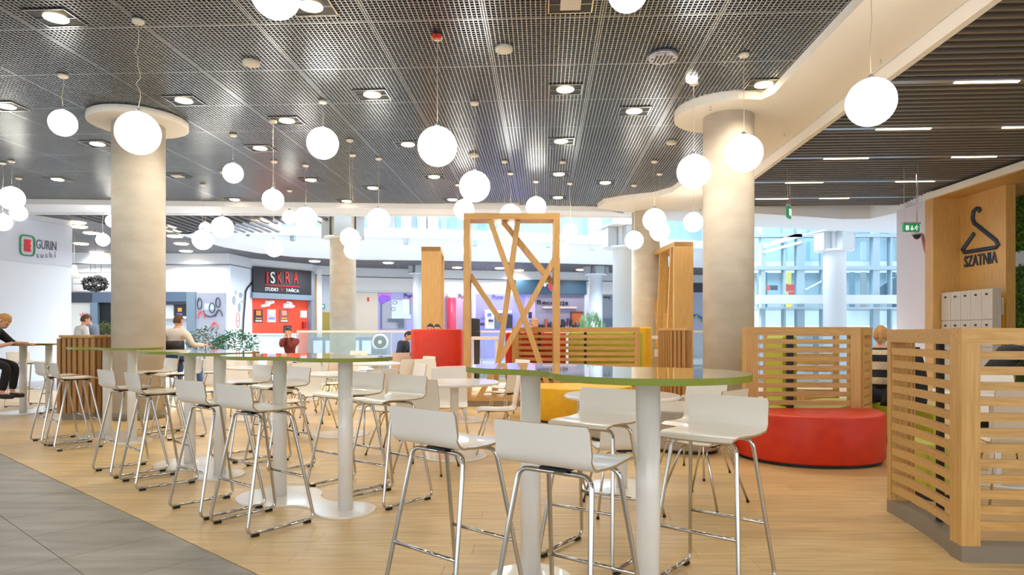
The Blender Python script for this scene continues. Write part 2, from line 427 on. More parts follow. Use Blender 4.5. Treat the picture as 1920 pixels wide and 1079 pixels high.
# ------------------------------------------------------------------ columns
def column(x, y, r, z1, mt, capz=None, collar=None, name='column'):
    t = struct(MB().lathe([(r, 0), (r, z1)], 48).build('trim_column' if False else name, mt, loc=(x, y, 0)))
    MB().lathe([(r+.012, 0), (r+.012, .09), (r+.004, .1)], 48).build('column_base', PLINTH, t)
    if capz:
        c0, c1, cw = capz
        for a in range(4):
            an = a*PI/2+0.25; m_ = MB()
            dx, dy = math.cos(an), math.sin(an)
            m_.box((dx*(r+cw/2), dy*(r+cw/2), (c0+c1)/2), (cw, r*1.3, c1-c0-.04), an)
            m_.build('bracket', pm('bracket_grey', (176, 184, 190)) if 'bracket_grey' not in bpy.data.materials else bpy.data.materials['bracket_grey'], t)
        MB().box((0, 0, c1), (2*(r+cw)+.1, 2*(r+cw)+.1, .04), .25).build('top_plate', COOLW, t)
        MB().lathe([(r+cw*.85, c0), (r+cw*.85, c0+.04)], 32).build('lower_plate', COOLW, t)
    return t
C1 = (-5.62, 9.96); C2 = (3.13, 9.57); C3 = (3.46, 17.1)
column(*C1, .36, ZS+.05, CONC); column(*C2, .355, ZS+.05, CONC); column(*C3, .36, ZS+.05, CONC)
o = MB().lathe([(.66, ZS), (.68, ZS+.01), (.68, ZS+.1), (.66, ZS+.11)], 56).build('trim_6', PLAST, loc=(C1[0], C1[1], 0)); struct(o)
def zz(y, d): return CH+(HY-y)*d/F
column(-4.73, 18.5, .355, 12, CONC, (zz(449, 18.5), zz(404, 18.5), .22))
column((1172-960)*19.4/F, 19.4, .36, 12, COLW, (zz(467, 19.4), zz(427, 19.4), .27))
column((1565-960)*22.5/F, 22.5, .36, 12, COLW, (zz(472, 22.5), zz(436, 22.5), .27))
column((1117-960)*31.5/F, 31.5, .32, 4.6, COLW, (zz(516, 31.5), zz(498, 31.5), .25))
column((783-960)*31.0/F, 31.0, .22, 4.6, COLW, (zz(516, 31.5), zz(500, 31.5), .2))

# ------------------------------------------------------------------ atrium ring, far walls
def loft(name, path, prof, mt, parent=None):
    """prof: list of functions (i)->(off toward the atrium, z)"""
    pts = [Vector(p) for p in path]; m = len(pts); vs = []; k = len(prof)
    for i, p in enumerate(pts):
        d = (pts[min(i+1, m-1)]-pts[max(i-1, 0)]).normalized(); nn = Vector((d.y, -d.x))
        for fn in prof: o_, z_ = fn(i); q = p+nn*o_; vs.append((q.x, q.y, z_))
    fs = [(i*k+j, i*k+j+1, (i+1)*k+j+1, (i+1)*k+j) for i in range(m-1) for j in range(k-1)]
    return MB().add(vs, fs, True).build(name, mt, parent)
zmid = [CH+3.12+(t-CH-3.12)*0.66 for t in RTOP]
ring = struct(loft('trim_7', RING, [lambda i: (-.4, ZS), lambda i: (0, ZS-.02), lambda i: (.5, zmid[i]-.02), lambda i: (.52, zmid[i])], COOLW))
struct(loft('trim_8', RING, [lambda i: (.5, zmid[i]), lambda i: (.85, zmid[i]), lambda i: (.87, RTOP[i]-.03), lambda i: (.8, RTOP[i]), lambda i: (-5, RTOP[i])], pm('ring_white', (240, 244, 248))))
for px, dd in ((462, 24.4), (549, 26.2), (761, 27.6), (890, 27.9), (1028, 28.4), (1110, 29.0)):
    p = P(px, dd-.45); i = min(range(len(RING)), key=lambda k: abs(RING[k][0]-p[0]))
    MB().box((p[0], p[1], zmid[i]-.12), (.16, .16, .24)).build('spotlight_box', pm('spot_grey', (120, 130, 140)) if 'spot_grey' not in bpy.data.materials else bpy.data.materials['spot_grey'], ring)
# glass balustrade of the upper floor
bal = thing('glass_balustrade', 'glass balustrade of the upper gallery above the white atrium ring', 'balustrade')
for i in range(2, len(RING)-1):
    a = Vector(RING[i]); b = Vector(RING[i+1]); d = (b-a).normalized(); nn = Vector((d.y, -d.x))*.75
    MB().ribbon([a+nn, b+nn], .02, [RTOP[i], RTOP[i+1]], [RTOP[i]+.95, RTOP[i+1]+.95]).build('glass_pane', GLASSB, bal)
    MB().ribbon([a+nn, b+nn], .05, [RTOP[i]+.95, RTOP[i+1]+.95], [RTOP[i]+1.0, RTOP[i+1]+1.0]).build('handrail', SILV, bal)
# upper gallery wall with shop windows
UW = [(p[0]*1.25, p[1]+6.5) for p in RING[1:]]
upw = struct(MB().ribbon(UW, .3, 5.3, 10.5).build('wall_back', pm('upper_wall', (112, 126, 136))))
struct(MB().prism(RING[1:]+list(reversed(UW)), 5.1, 5.2).build('floor', STONEF))
uc = [((196, 120, 90)), ((70, 130, 160)), ((236, 240, 244)), ((130, 60, 220)), ((240, 244, 250)), ((240, 244, 250)), ((160, 176, 196)), ((90, 110, 130)), ((30, 70, 80)), ((150, 190, 210)), ((240, 244, 250)), ((90, 100, 110)), ((244, 246, 250)), ((120, 130, 160)), ((236, 240, 240))]
xs = [(733, 741), (743, 751), (752, 772), (773, 780), (783, 800), (802, 822), (828, 838), (842, 858), (895, 910), (915, 930), (935, 965), (1093, 1101), (1103, 1128), (1140, 1146), (1150, 1164)]
for (p0, p1), c in zip(xs, uc):
    d_ = 34.0; x0 = (p0-CX)*d_/F; x1 = (p1-CX)*d_/F
    sw = thing('shop_window', 'upper gallery shop display panel coloured %s, seen over the white ring' % ('%d %d %d' % c if False else {(196,120,90):'brick orange',(70,130,160):'teal blue',(130,60,220):'violet',(160,176,196):'steel blue',(90,110,130):'slate',(30,70,80):'dark teal',(150,190,210):'sky blue',(90,100,110):'dark grey',(120,130,160):'lilac grey'}.get(c, 'white')), 'shop window', ((x0+x1)/2, d_, 5.2), 0, 'upper gallery shop displays')
    MB().box((0, 0, 1.0), (x1-x0, .12, 2.4)).build('display_panel', pm('display', tuple(int(q*.62) for q in c)), sw)
    MB().box((0, -.08, 2.24), (x1-x0+.05, .06, .08)).build('frame_head', SILV, sw)
# lit spots of shops up there
wb = struct(MB().ribbon(WALL, .3, 0, CH+3.2, side=-1).build('wall_back', pm('far_wall_white', (236, 236, 236))))
bh = struct(MB().ribbon(WALL, .2, CH+2.73, CH+3.2, side=1).build('trim_9', pm('bulkhead', (214, 218, 224))))
lo = MB().ribbon(WALL, .215, CH+2.70, CH+2.73, side=1); struct(lo.build('trim_10', pm('shadow_gap', (110, 114, 122))))
# distant backdrop behind the void, right of the column: shops of the far side
struct(MB().box((14, 42, 4), (40, .3, 18)).build('wall_back', pm('far_pale_wall', (206, 220, 230))))

# ------------------------------------------------------------------ globes
GL = [ # px, py, width px, size, label
 (517, -12, 97, .43, 'large glowing globe pendant cut by the top edge of the photo, left of centre'),
 (1177, -16, 76, .33, 'glowing globe pendant cut by the top edge, right of centre'),
 (118, 231, 58, .32, 'glowing globe pendant left of the left concrete column, below the corner ceiling light'),
 (259, 250, 90, .43, 'big glowing globe on a crinkled cord in front of the left concrete column'),
 (605, 269, 61, .43, 'mid-sized glowing globe left of the biggest central globe'),
 (437, 325, 40, .32, 'small glowing globe right of the left column, under a round white canopy'),
 (820, 275, 74, .43, 'biggest glowing globe in the centre, hanging under the red ceiling box'),
 (890, 350, 58, .43, 'glowing globe just below and right of the biggest central globe'),
 (512, 375, 42, .32, 'glowing globe high above the red shop, upper one'),
 (1301, 322, 65, .43, 'glowing globe touching the left edge of the right concrete column'),
 (1395, 288, 73, .43, 'glowing globe in front of the right concrete column'),
 (1633, 192, 100, .43, 'largest glowing globe, hanging under the slanting white soffit at right'),
 (22, 372, 54, .43, 'glowing globe at the left edge, topmost and largest of the cluster'),
 (35, 400, 36, .32, 'small glowing globe in the left edge cluster, rightmost'),
 (5, 417, 40, .32, 'glowing globe at the left edge, lowest of the cluster'),
 (193, 450, 28, .32, 'small glowing globe peeping out left of the left column, lower one'),
 (211, 415, 28, .32, 'small glowing globe half hidden by the left column, upper one'),
 (380, 450, 41, .43, 'glowing globe right of the left column, lowest of a group of three'),
 (385, 428, 24, .30, 'smallest globe between two bigger ones right of the left column'),
 (417, 427, 44, .43, 'glowing globe above the grey mural shop, biggest of a group of three'),
 (573, 410, 44, .43, 'glowing globe left of the flared column, right one of an overlapping pair'),
 (543, 408, 28, .32, 'small glowing globe left of the flared column, left one of a pair'),
 (710, 413, 44, .43, 'glowing globe right of the flared column before the gallery balustrade'),
 (656, 446, 37, .32, 'glowing globe before the flared column, upper one'),
 (661, 470, 32, .30, 'glowing globe before the flared column, lower one'),
 (514, 466, 34, .32, 'pale globe right above the black shop sign'),
 (870, 393, 38, .43, 'glowing globe at the top left corner of the tall wooden frame'),
 (957, 403, 40, .43, 'glowing globe half hidden behind the top beam of the wooden frame'),
 (1005, 388, 38, .43, 'glowing globe standing over the top beam of the wooden frame'),
 (1069, 433, 28, .32, 'small glowing globe right of the tall wooden frame'),
 (1189, 451, 35, .40, 'glowing globe left of the far beige column, lowest'),
 (1227, 413, 44, .43, 'glowing globe before the far beige column, upper of a pair'),
 (1237, 434, 38, .40, 'glowing globe before the far beige column, lower of a pair'),
 (1300, 417, 38, .43, 'glowing globe half hidden by the right concrete column'),
 (858, 470, 26, .30, 'faint globe just left of the wooden frame'),
 (1055, 470, 30, .30, 'faint globe half hidden by the right post of the wooden frame'),
 (946, 443, 40, .40, 'glowing globe seen inside the tall wooden frame'),
 (1919, 427, 18, .32, 'globe at the right edge before the green wall'),
]
DEP = {(118, 231): 8.27, (259, 250): 6.82, (605, 269): 9.2, (437, 325): 10.75, (820, 275): 7.2, (890, 350): 9.26, (1395, 288): 7.65, (710, 413): 12.2}
gk = 0
for px, py, wpx, D, lab in GL:
    u = (px-CX)/F; s_ = math.sqrt(1+u*u)
    d = DEP.get((px, py), D*F*s_/wpx); D2 = wpx*d/F/s_
    x, y, z = at(px, py, d)
    top = ZC-.02
    if px == 1633: top = ZS
    if px > 1900: top = ZR
    t = thing('globe_pendant', lab, 'pendant lamp', (x, y, z-D2/2), 0, 'opal globe pendants of the ceiling')
    m = MB().ell((0, 0, D2/2), (D2/2,)*3, 28, 16); m.build('globe', GLOBE, t)
    MB().lathe([(.03, D2-.012), (.03, D2+.02), (.012, D2+.04)], 12).build('cap', TRAY, t)
    H = top-(z-D2/2)
    if px == 259:
        rr = random.Random(5); pts = [(0, 0, D2+.03)]
        for k in range(1, 14): q = k/14; pts.append((rr.uniform(-.025, .025), rr.uniform(-.02, .02), D2+.03+(H-D2-.03)*q))
        pts.append((0, 0, H))
    else:
        wv = .014*math.sin(px)
        pts = [(0, 0, D2+.03), (wv, 0, D2+.03+(H-D2)*.35), (-wv, 0, D2+.03+(H-D2)*.65), (0, 0, H)]
    MB().tube(pts, .0035, 5).build('cord', CORD, t)
    MB().lathe([(.045, H-.035), (.06, H-.02), (.06, H)], 20).build('canopy', DISC, t)

# ------------------------------------------------------------------ recessed ceiling lights
DL = [(105, 30, 'big recessed light at the top left corner of the photo'), (583, 8, 'recessed light behind the globe at the top edge'), (1070, 3, 'switched-off square recessed light at the top edge, right of centre'),
 (345, 186, 'recessed light above and right of the left column'), (538, 224, 'recessed light right of the left column, above a globe'), (698, 175, 'recessed light left of the big central globe cord'),
 (1060, 165, 'recessed light right of centre, first of its row of four'), (1189, 206, 'recessed light between the centre row and the white soffit'), (1432, 156, 'recessed light touching the slanting white soffit'),
 (488, 276, 'recessed light between two small globes at left'), (183, 268, 'recessed light left of the left column'), (12, 197, 'recessed light at the left edge of the photo'),
 (765, 269, 'recessed light touching the big central globe'), (1052, 263, 'recessed light right of centre, second of its row'), (1048, 325, 'recessed light right of centre, third of its row'),
 (814, 330, 'recessed light below the big central globe'), (1135, 341, 'recessed light above the flared white soffit'), (108, 335, 'recessed light far left below a globe'), (1046, 369, 'recessed light above the wooden frame, last of its row'),
 (440, 373, 'small recessed light left of the upper globe over the red shop'), (583, 336, 'recessed light above the flared column'), (699, 351, 'recessed light above the gallery globe'), (333, 328, 'unlit square recessed light beside the left column'),
 (650, 376, 'recessed light just over the flared column'), (848, 373, 'recessed light above the left corner of the wooden frame'), (1247, 366, 'recessed light in the bay of the white soffit')]
def recessed(px, py, lab, z, grp, on=True, sc=1.0):
    d = (z-CH)*F/(HY-py); x, y, _ = at(px, py, d)
    t = thing('recessed_light', lab, 'ceiling light', (x, y, z), -TH, grp)
    MB().box((0, 0, .03), (.42*sc, .36*sc, .10)).build('housing', BLACK, t)
    m = MB()
    for sx in (-1, 1): m.box((sx*.215*sc, 0, -.022), (.014, .374*sc, .012)); m.box((0, sx*.18*sc, -.022), (.43*sc, .014, .012))
    m.box((0, 0, -.024), (.43*sc, .008, .008)); m.build('frame', CHROME, t)
    m = MB().lathe([(.001, -.034), (.10*sc, -.034), (.115*sc, -.028), (.115*sc, -.02)], 20) if on else MB().box((0, 0, -.03), (.2, .2, .015))
    m.build('lens', LAMP if on else DISC, t)
    if on:
        l = bpy.data.lights.new('downlight', 'SPOT'); l.energy = LP; l.spot_size = math.radians(150); l.spot_blend = 0.6; l.color = (1, .91, .76); l.shadow_soft_size = .1
        lo = bpy.data.objects.new('downlight', l); COL.objects.link(lo); lo.location = (x, y, z-.06)
LP = 62
for px, py, lab in DL: recessed(px, py, lab, ZC, 'recessed lights in the mesh ceiling', not px in (1070, 333))
# further downlights toward the viewer, out of the photo, keep the grid going
for u in (-7.4, -4.9, -2.4, .1, 2.3):
    for v in (-3, 0, 3):
        x, y = g2(u, v); l = bpy.data.lights.new('downlight', 'SPOT'); l.energy = LP*.5; l.spot_size = math.radians(150); l.spot_blend = .6; l.color = (1, .92, .78); l.shadow_soft_size = .15
        lo = bpy.data.objects.new('downlight', l); COL.objects.link(lo); lo.location = (x, y, ZC-.06)
for u in (5.4, 7.6):
    for v in (2, 5, 8, 11, 14):
        x, y = g2(u, v); l = bpy.data.lights.new('downlight', 'SPOT'); l.energy = LP*.8; l.spot_size = math.radians(150); l.spot_blend = .6; l.color = (1, .92, .78); l.shadow_soft_size = .15
        lo = bpy.data.objects.new('downlight', l); COL.objects.link(lo); lo.location = (x, y, ZR-.06)
FDN = ['nearest and leftmost', 'second from the white wall', 'third from the white wall', 'fourth, over the black ring lamp', 'lowest, over the ring lamp', 'upper left of five', 'upper right of five', 'third of five downwards', 'fourth of five downwards', 'lowest of five', 'above the flared column', 'over the studio sign', 'right of the flared column', 'over the lilac window', 'inside the oak frame, left', 'inside the oak frame, right', 'before the slim white column', 'above the overlapping globes']
k = 0
for k, (px, py) in enumerate([(144, 417), (147, 425), (172, 437), (152, 457), (181, 473), (318, 424), (328, 432), (328, 443), (340, 457), (349, 471), (593, 411), (590, 490), (728, 493), (857, 502), (937, 503), (973, 507), (1089, 506), (496, 412)]):
    z = CH+3.15; d = 3.15*F/(HY-py); x, y, _ = at(px, py, d)
    o = MB().lathe([(.001, -.03), (.2, -.03), (.23, -.015), (.24, 0)], 16).build('far_downlight', LAMP, loc=(x, y, z-.001))
    l = bpy.data.lights.new('far_light', 'SPOT'); l.energy = 130 if px < 200 else 160; l.spot_size = math.radians(160); l.spot_blend = .5; l.color = (.95, .97, 1); l.shadow_soft_size = .2
    lo = bpy.data.objects.new('far_light', l); COL.objects.link(lo); lo.location = (x, y, z-.08)
    tag(o, 'small far downlight '+('left of the left column, ' if px < 200 else 'right of the left column, ' if px < 400 else 'across the atrium, ')+FDN[k], 'ceiling light', 'downlights '+('left of the left column' if px < 200 else 'right of the left column' if px < 400 else 'across the atrium'))
# detectors, speaker, red box
for px, py, rr, lab in [(471, 118, .10, 'round beige smoke detector in the mesh, between two recessed lights at upper left'), (945, 92, .10, 'round beige smoke detector right of the red box'), (888, 291, .09, 'round detector disc right of the biggest globe'), (1259, 267, .09, 'round detector disc above the right globes'), (1297, 149, .07, 'small bright round spotlight near the white soffit')]:
    x, y, z = at(px, py, 3.22*F/(HY-py))
    o = MB().lathe([(rr*.7, -.035), (rr, -.02), (rr, .02)], 24).build('smoke_detector', LAMPC if rr == .07 else DISC, loc=(x, y, z)); tag(o, lab, 'detector')
x, y, z = at(1243, 108, 3.2*F/517)
t = thing('ceiling_speaker', 'large round perforated speaker grille in the mesh ceiling', 'speaker', (x, y, z))
MB().lathe([(.16, -.02), (.17, 0), (.17, .03)], 32).build('grille', TRAY, t)
m = MB()
for i in range(-3, 4):
    for j in range(-3, 4):
        if i*i+j*j < 10: m.lathe([(.013, -.024), (.013, -.0205)], 8, (i*.042, j*.042))
o = m.build('grille_holes', BLACK, t); o['kind'] = 'stuff'
x, y, z = at(819, 67, 3.2*F/558)
t = thing('red_alarm_box', 'small red twin box on the mesh ceiling above the biggest globe', 'alarm', (x, y, z))
for s in (-1, 1): MB().box((s*.025, 0, -.01), (.043, .05, .05)).build('red_unit', RED, t, bev=.004)
MB().box((0, .02, .02), (.1, .06, .02)).build('base', BLACK, t)
for px, py, n_ in ((1651, 112, 'rightmost, beside the largest globe'), (1471, 250, 'beside the right column'), (1332, 200, 'left of the right column top')):
    x, y, z = at(px, py, 3.12*F/(HY-py))
    t = thing('sprinkler', 'little metal sprinkler head under the white soffit, '+n_, 'sprinkler', (x, y, z-.04))
    MB().tube([(0, 0, 0), (0, 0, .05)], .008, 8).build('stem', CHROME, t); MB().lathe([(.02, -.004), (.02, 0)], 12).build('deflector', CHROME, t)

# ------------------------------------------------------------------ bar stools
def shell(zs, zb, yb, w, wf, tilt, low):
    prof = []
    prof += [(.215, zs-.018), (.20, zs-.006), (.16, zs+.002), (.08, zs), (0, zs-.004), (-.08, zs-.004), (-.13, zs)]
    prof += [(p.y, p.z) for p in bez((0, -.13, zs), (0, -.195, zs+.004), (0, -.205, zs+.07), 5)][1:]
    n = 5
    for i in range(1, n+1): t = i/n; prof.append((-.205-(yb-.205)*t, zs+.07+(zb-zs-.07)*t))
    M_ = len(prof); K = 9; vs = []; fs = []; mi = []
    def width(i):
        y = prof[i][0]
        if i <= 6: return wf+(w-wf)*min(1, (0.215-y)/.25)**.6
        return w
    for sgn in (1, 0):
        for i in range(M_):
            a = Vector((0, prof[max(i-1, 0)][0], prof[max(i-1, 0)][1])); b = Vector((0, prof[min(i+1, M_-1)][0], prof[min(i+1, M_-1)][1]))
            tt = (b-a).normalized(); nn = Vector((0, tt.z, -tt.y)) # offset
            for k in range(K):
                q = -1+2*k/(K-1); x = q*width(i)/2; dish = .004*(q*q) if i < 7 else 0
                yy = prof[i][0]+(0.010*q*q if i > 10 else 0)
                if i == M_-1 and abs(q) > .99: x *= .96
                p = Vector((x, yy, prof[i][1]+dish))
                if sgn == 0: p += nn*.010
                vs.append(p)
    N = M_*K
    for i in range(M_-1):
        for k in range(K-1):
            a = i*K+k; fs.append((a, a+1, a+K+1, a+K)); fs.append((N+a, N+a+K, N+a+K+1, N+a+1))
    m = MB(); m.add(vs, fs, True); e = []
    for i in range(M_-1):
        e += [(i*K, i*K+K, N+i*K+K, N+i*K), (i*K+K-1, N+i*K+K-1, N+i*K+2*K-1, i*K+2*K-1)]
    for k in range(K-1):
        e += [(k, N+k, N+k+1, k+1), ((M_-1)*K+k, (M_-1)*K+k+1, N+(M_-1)*K+k+1, N+(M_-1)*K+k)]
    m.cur = 1
    for f in e: m.add([vs[q] for q in f], [(0, 1, 2, 3)])
    return m
def make_stool(dark=False):
    t = thing('bar_stool', '', 'bar stool')
    shell(.772, .945, .222, .43, .37, 0, True).build('seat_shell', [BLACK if dark else SHELL, BLACK if dark else PLY], t, fix=True)
    R_ = .0105
    for sy in (-1, 1):
        for sx in (-1, 1):
            p = rounded([(0, sy*.10-.0, .745), (sx*.165, sy*.105, .745), (sx*.232, sy*.245, .012+R_), (sx*.232, sy*.06, R_+.01)], .045)
            k = [i for i, q in enumerate(p)]
            MB().tube(p, R_, 10).build('leg', CHROME, t)
            MB().box((sx*.232, sy*.19, .008), (.028, .045, .016)).build('glide', BLACK, t)
        q = (.745-.31)/(.745-.0225); x = .165+(.232-.165)*q; y = .105+(.245-.105)*q
        MB().tube([(-x, sy*y, .31), (x, sy*y, .31)], .009, 8).build('footrest', CHROME, t)
    for sx in (-1, 1):
        MB().tube([(sx*.232, -.065, R_+.01), (sx*.232, .065, R_+.01)], R_, 8).build('runner', CHROME, t)
    MB().box((0, 0, .757), (.12, .24, .012)).build('seat_plate', BLACK, t)
    return t
stool0 = make_stool(); used = [False]
def place_stool(x, y, fx, fy, label, group='white bar stools at the green tables'):
    if not used[0]:
        used[0] = True; o = stool0; CH_CACHE.clear(); o.location = (x, y, 0); o.rotation_euler = (0, 0, yaw(fx, fy)); o['label'] = label; o['group'] = group
    else: o = dup(stool0, (x, y, 0), yaw(fx, fy), label, group)
    return o

# ------------------------------------------------------------------ green twin-lobed bar tables
def peanut(R1, R2, L, waist, n=20):
    """outline of two discs (centres (0,0) R1 and (L,0) R2) joined by concave waists"""
    # fillet radius so that the waist arcs are tangent to both circles
    out = []
    rf = waist
    d1 = R1+rf; d2 = R2+rf
    x = (d1*d1-d2*d2+L*L)/(2*L); h2 = d1*d1-x*x; h = math.sqrt(max(h2, 1e-6)); c = Vector((x, h)); cb = Vector((x, -h))
    t1 = c*(R1/d1); t2 = Vector((L, 0))+(c-Vector((L, 0)))*(R2/d2)
    a1 = math.atan2(t1.y, t1.x); a2 = math.atan2(t2.y, t2.x-L)
    for i in range(n*2+1): a = a1+(2*PI-2*a1)*i/(n*2); out.append((R1*math.cos(a), R1*math.sin(a)))
    s = math.atan2(-t1.y-cb.y, t1.x-cb.x); e = math.atan2(-t2.y-cb.y, t2.x-cb.x)
    for i in range(1, 10): a = s+(e-s)*i/10; out.append((cb.x+rf*math.cos(a), cb.y+rf*math.sin(a)))
    for i in range(n*2+1): a = -a2+2*a2*i/(n*2); out.append((L+R2*math.cos(a), R2*math.sin(a)))
    s = math.atan2(t2.y-c.y, t2.x-c.x); e = math.atan2(t1.y-c.y, t1.x-c.x)
    for i in range(1, 10): a = s+(e-s)*i/10; out.append((c.x+rf*math.cos(a), c.y+rf*math.sin(a)))
    return out
def make_bar_table():
    t = thing('bar_table', '', 'bar table'); L = .74
    m = MB(); p = peanut(.43, .335, L, .32); m.prism(p, 1.083, 1.110)
    m.cur = 0; n = len(p)
    m.mi = [1]*n+[0, 0]
    m.build('table_top', [GREEN, GREENE], t)
    MB().prism(peanut(.32, .215, L, .25), 0, .012).build('base_plate', TWHITE, t)
    for x in (0, L): MB().lathe([(.0525, .012), (.0525, 1.083)], 32, (x, 0)).build('column', TWHITE, t)
    for x in (0, L): MB().lathe([(.11, 1.073), (.11, 1.083)], 24, (x, 0)).build('top_flange', TWHITE, t)
    return t
bt0 = make_bar_table(); CH_CACHE.clear()
def place_table(big, small, label, first=[True]):
    rz = math.atan2(small[1]-big[1], small[0]-big[0])
    if first[0]: first[0] = False; bt0.location = (big[0], big[1], 0); bt0.rotation_euler = (0, 0, rz); bt0['label'] = label; bt0['group'] = 'green bar tables'
    else: dup(bt0, (big[0], big[1], 0), rz, label, 'green bar tables')
place_table((.592, 2.88), (.095, 3.43), 'nearest green-topped bar table on two white posts, in front of the red pouf')
place_table((-1.815, 5.17), (-1.228, 4.78), 'green-topped bar table in the middle of the row, before the seated man in burgundy')
place_table((-3.15, 6.47), (-2.65, 5.97), 'green-topped bar table just right of the left concrete column')
place_table((-5.06, 8.27), (-4.5, 7.82), 'green-topped bar table directly in front of the left concrete column')
place_table((-7.85, 10.62), (-7.95, 11.35), 'green-topped bar table at the left edge where a blond man sits')
tn = [('nearest bar table', (.34, 3.17), (.62, .78)), ('middle bar table', (-1.52, 4.96), (.64, .77)), ('bar table right of left column', (-2.89, 6.2), (.68, .73)), ('bar table before the left column', (-4.78, 8.02), (.68, .73))]
exact = {(0, 0): (-.27, 3.085), (0, 1): (.225, 2.63), (0, 2): (.48, 3.80), (0, 3): (1.017, 3.36), (1, 0): (-2.15, 4.83), (1, 1): (-1.68, 4.45), (1, 2): (-1.36, 5.5), (1, 3): (-.95, 5.08),
         (2, 0): (-3.53, 6.12), (2, 1): (-3.03, 5.67), (3, 0): (-5.35, 7.83), (3, 1): (-4.92, 7.45)}
rel = [(-.62, -.12), (-.14, -.53), (.13, .6), (.66, .15)]
desc = ['near left', 'near right', 'far left', 'far right']
for i, (nm, c, f) in enumerate(tn):
    for k in range(4):
        x, y = exact.get((i, k), (c[0]+rel[k][0], c[1]+rel[k][1])); s = 1 if k < 2 else -1
        jt = random.Random(i*7+k).uniform(-.06, .06)
        place_stool(x, y, s*f[0]+jt, s*f[1], 'white bar stool, %s of the four at the %s' % (desc[k], nm))
place_stool(-7.98, 9.72, .8, .35, 'bar stool under the blond man at the left edge')
place_stool(-7.35, 10.75, -.9, -.3, 'white bar stool left of the slatted wooden counter, nearer one')
place_stool(-8.5, 11.6, .9, -.2, 'white bar stool at the left edge behind the blond man')
place_stool(-7.3, 11.5, -.9, -.2, 'white bar stool left of the slatted wooden counter, farther one')

# ------------------------------------------------------------------ dining chairs and tables
def make_chair(name='dining_chair', sh=SHELL):
    t = thing(name, '', 'chair')
    shell(.455, .865, .27, .42, .40, 0, False).build('seat_shell', [sh, PLY], t, fix=True)
    for sy in (-1, 1):
        for sx in (-1, 1):
            p = rounded([(0, sy*.10, .43), (sx*.15, sy*.10, .43), (sx*.235, sy*.235, .012)], .045)
            MB().tube(p, .009, 8).build('leg', CHROME, t)
            MB().lathe([(.012, 0), (.012, .014)], 8, (sx*.235, sy*.235)).build('glide', BLACK, t)
    MB().box((0, 0, .442), (.12, .22, .012)).build('seat_plate', BLACK, t)
    return t
ch0 = make_chair()
def make_rtable():
    t = thing('round_table', '', 'table')
    MB().lathe([(.44, .745), (.465, .75), (.475, .762), (.465, .775), (.455, .778)], 48).build('table_top', TWHITE, t)
    MB().lathe([(.045, .012), (.045, .745)], 24).build('column', TWHITE, t)
    MB().lathe([(.345, 0), (.345, .01), (.33, .014)], 40).build('base_plate', TWHITE, t)
    return t
rt0 = make_rtable(); CH_CACHE.clear()
first = {'c': True, 't': True}
CHP = []
def pchair(x, y, fx, fy, label, group='white dining chairs'):
    if any(math.hypot(x-a, y-b) < .52 for a, b in CHP+[(-5.2, 15.6), (-5.0, 14.9), (-4.8, 14.9), (-1.9, 13.9), (-1.6, 14.5), (-2.8, 16.4), (-1.5, 14.3)]) or (-.25 < x < 2.1 and 11.2 < y < 13.6): return
    CHP.append((x, y))
    if first['c']: first['c'] = False; ch0.location = (x, y, 0); ch0.rotation_euler = (0, 0, yaw(fx, fy)); ch0['label'] = label; ch0['group'] = group
    else: dup(ch0, (x, y, 0), yaw(fx, fy), label, group)
def ptable(x, y, label):
    if first['t']: first['t'] = False; rt0.location = (x, y, 0); rt0['label'] = label; rt0['group'] = 'round white tables'
    else: dup(rt0, (x, y, 0), 0, label, 'round white tables')
T1 = (-.60, 6.88); T2 = (.90, 5.42)
ptable(*T1, 'round white table in the centre, before the red high-backed seat')
ptable(*T2, 'round white table half hidden behind the nearest green bar table')
pchair(-.80, 6.18, .25, .97, 'white chair seen from behind, pushed to the central round table')
pchair(-.16, 7.12, -.98, -.1, 'white chair in profile right of the central round table')
pchair(-.72, 7.6, .1, -1, 'white chair behind the central round table, below the red seat')
pchair(-1.25, 7.1, .95, -.2, 'white chair left of the central round table')
pchair(.36, 5.45, .98, 0, 'white chair whose seat shows behind the left post of the nearest table')
pchair(.80, 4.80, -.1, 1, 'white chair on the near side of the round table behind the green table')
pchair(1.45, 5.0, -.6, .6, 'white chair right of the green table post, back toward the viewer')
pchair(1.66, 6.05, -.7, -.7, 'white chair facing the viewer between green table and grey bench')
ctr = [(-2.15, 8.35, 'round white table behind the middle bar table'), (-3.75, 9.85, 'round white table right of the left concrete column'), (-.7, 9.7, 'round white table just before the tall wooden frame'),
       (-2.3, 11.2, 'round white table left of the red high-backed seat'), (-4.0, 12.7, 'round white table in front of the seated man in burgundy'), (-5.6, 14.2, 'round white table before the man in a cream sweater'), (-2.95, 14.6, 'round white table near the railing and flared column')]
SHORT = ['table behind the middle bar table', 'table right of the left concrete column', 'table before the tall wooden frame', 'table left of the red high-backed seat', 'table in front of the man in burgundy', 'table before the man in cream', 'table near the flared column']
offs = [(-.62, -.45), (.55, -.55), (.62, .42), (-.5, .6)]
pos = ['front left', 'front right', 'back right', 'back left']
for i, (x, y, lab) in enumerate(ctr):
    ptable(x, y, lab)
    for k, (ox, oy) in enumerate(offs):
        rr = random.Random(i*11+k); ox += rr.uniform(-.08, .08); oy += rr.uniform(-.08, .08)
        pchair(x+ox, y+oy, -ox+rr.uniform(-.15, .15), -oy, 'white chair, %s at the %s' % (pos[k], SHORT[i]))

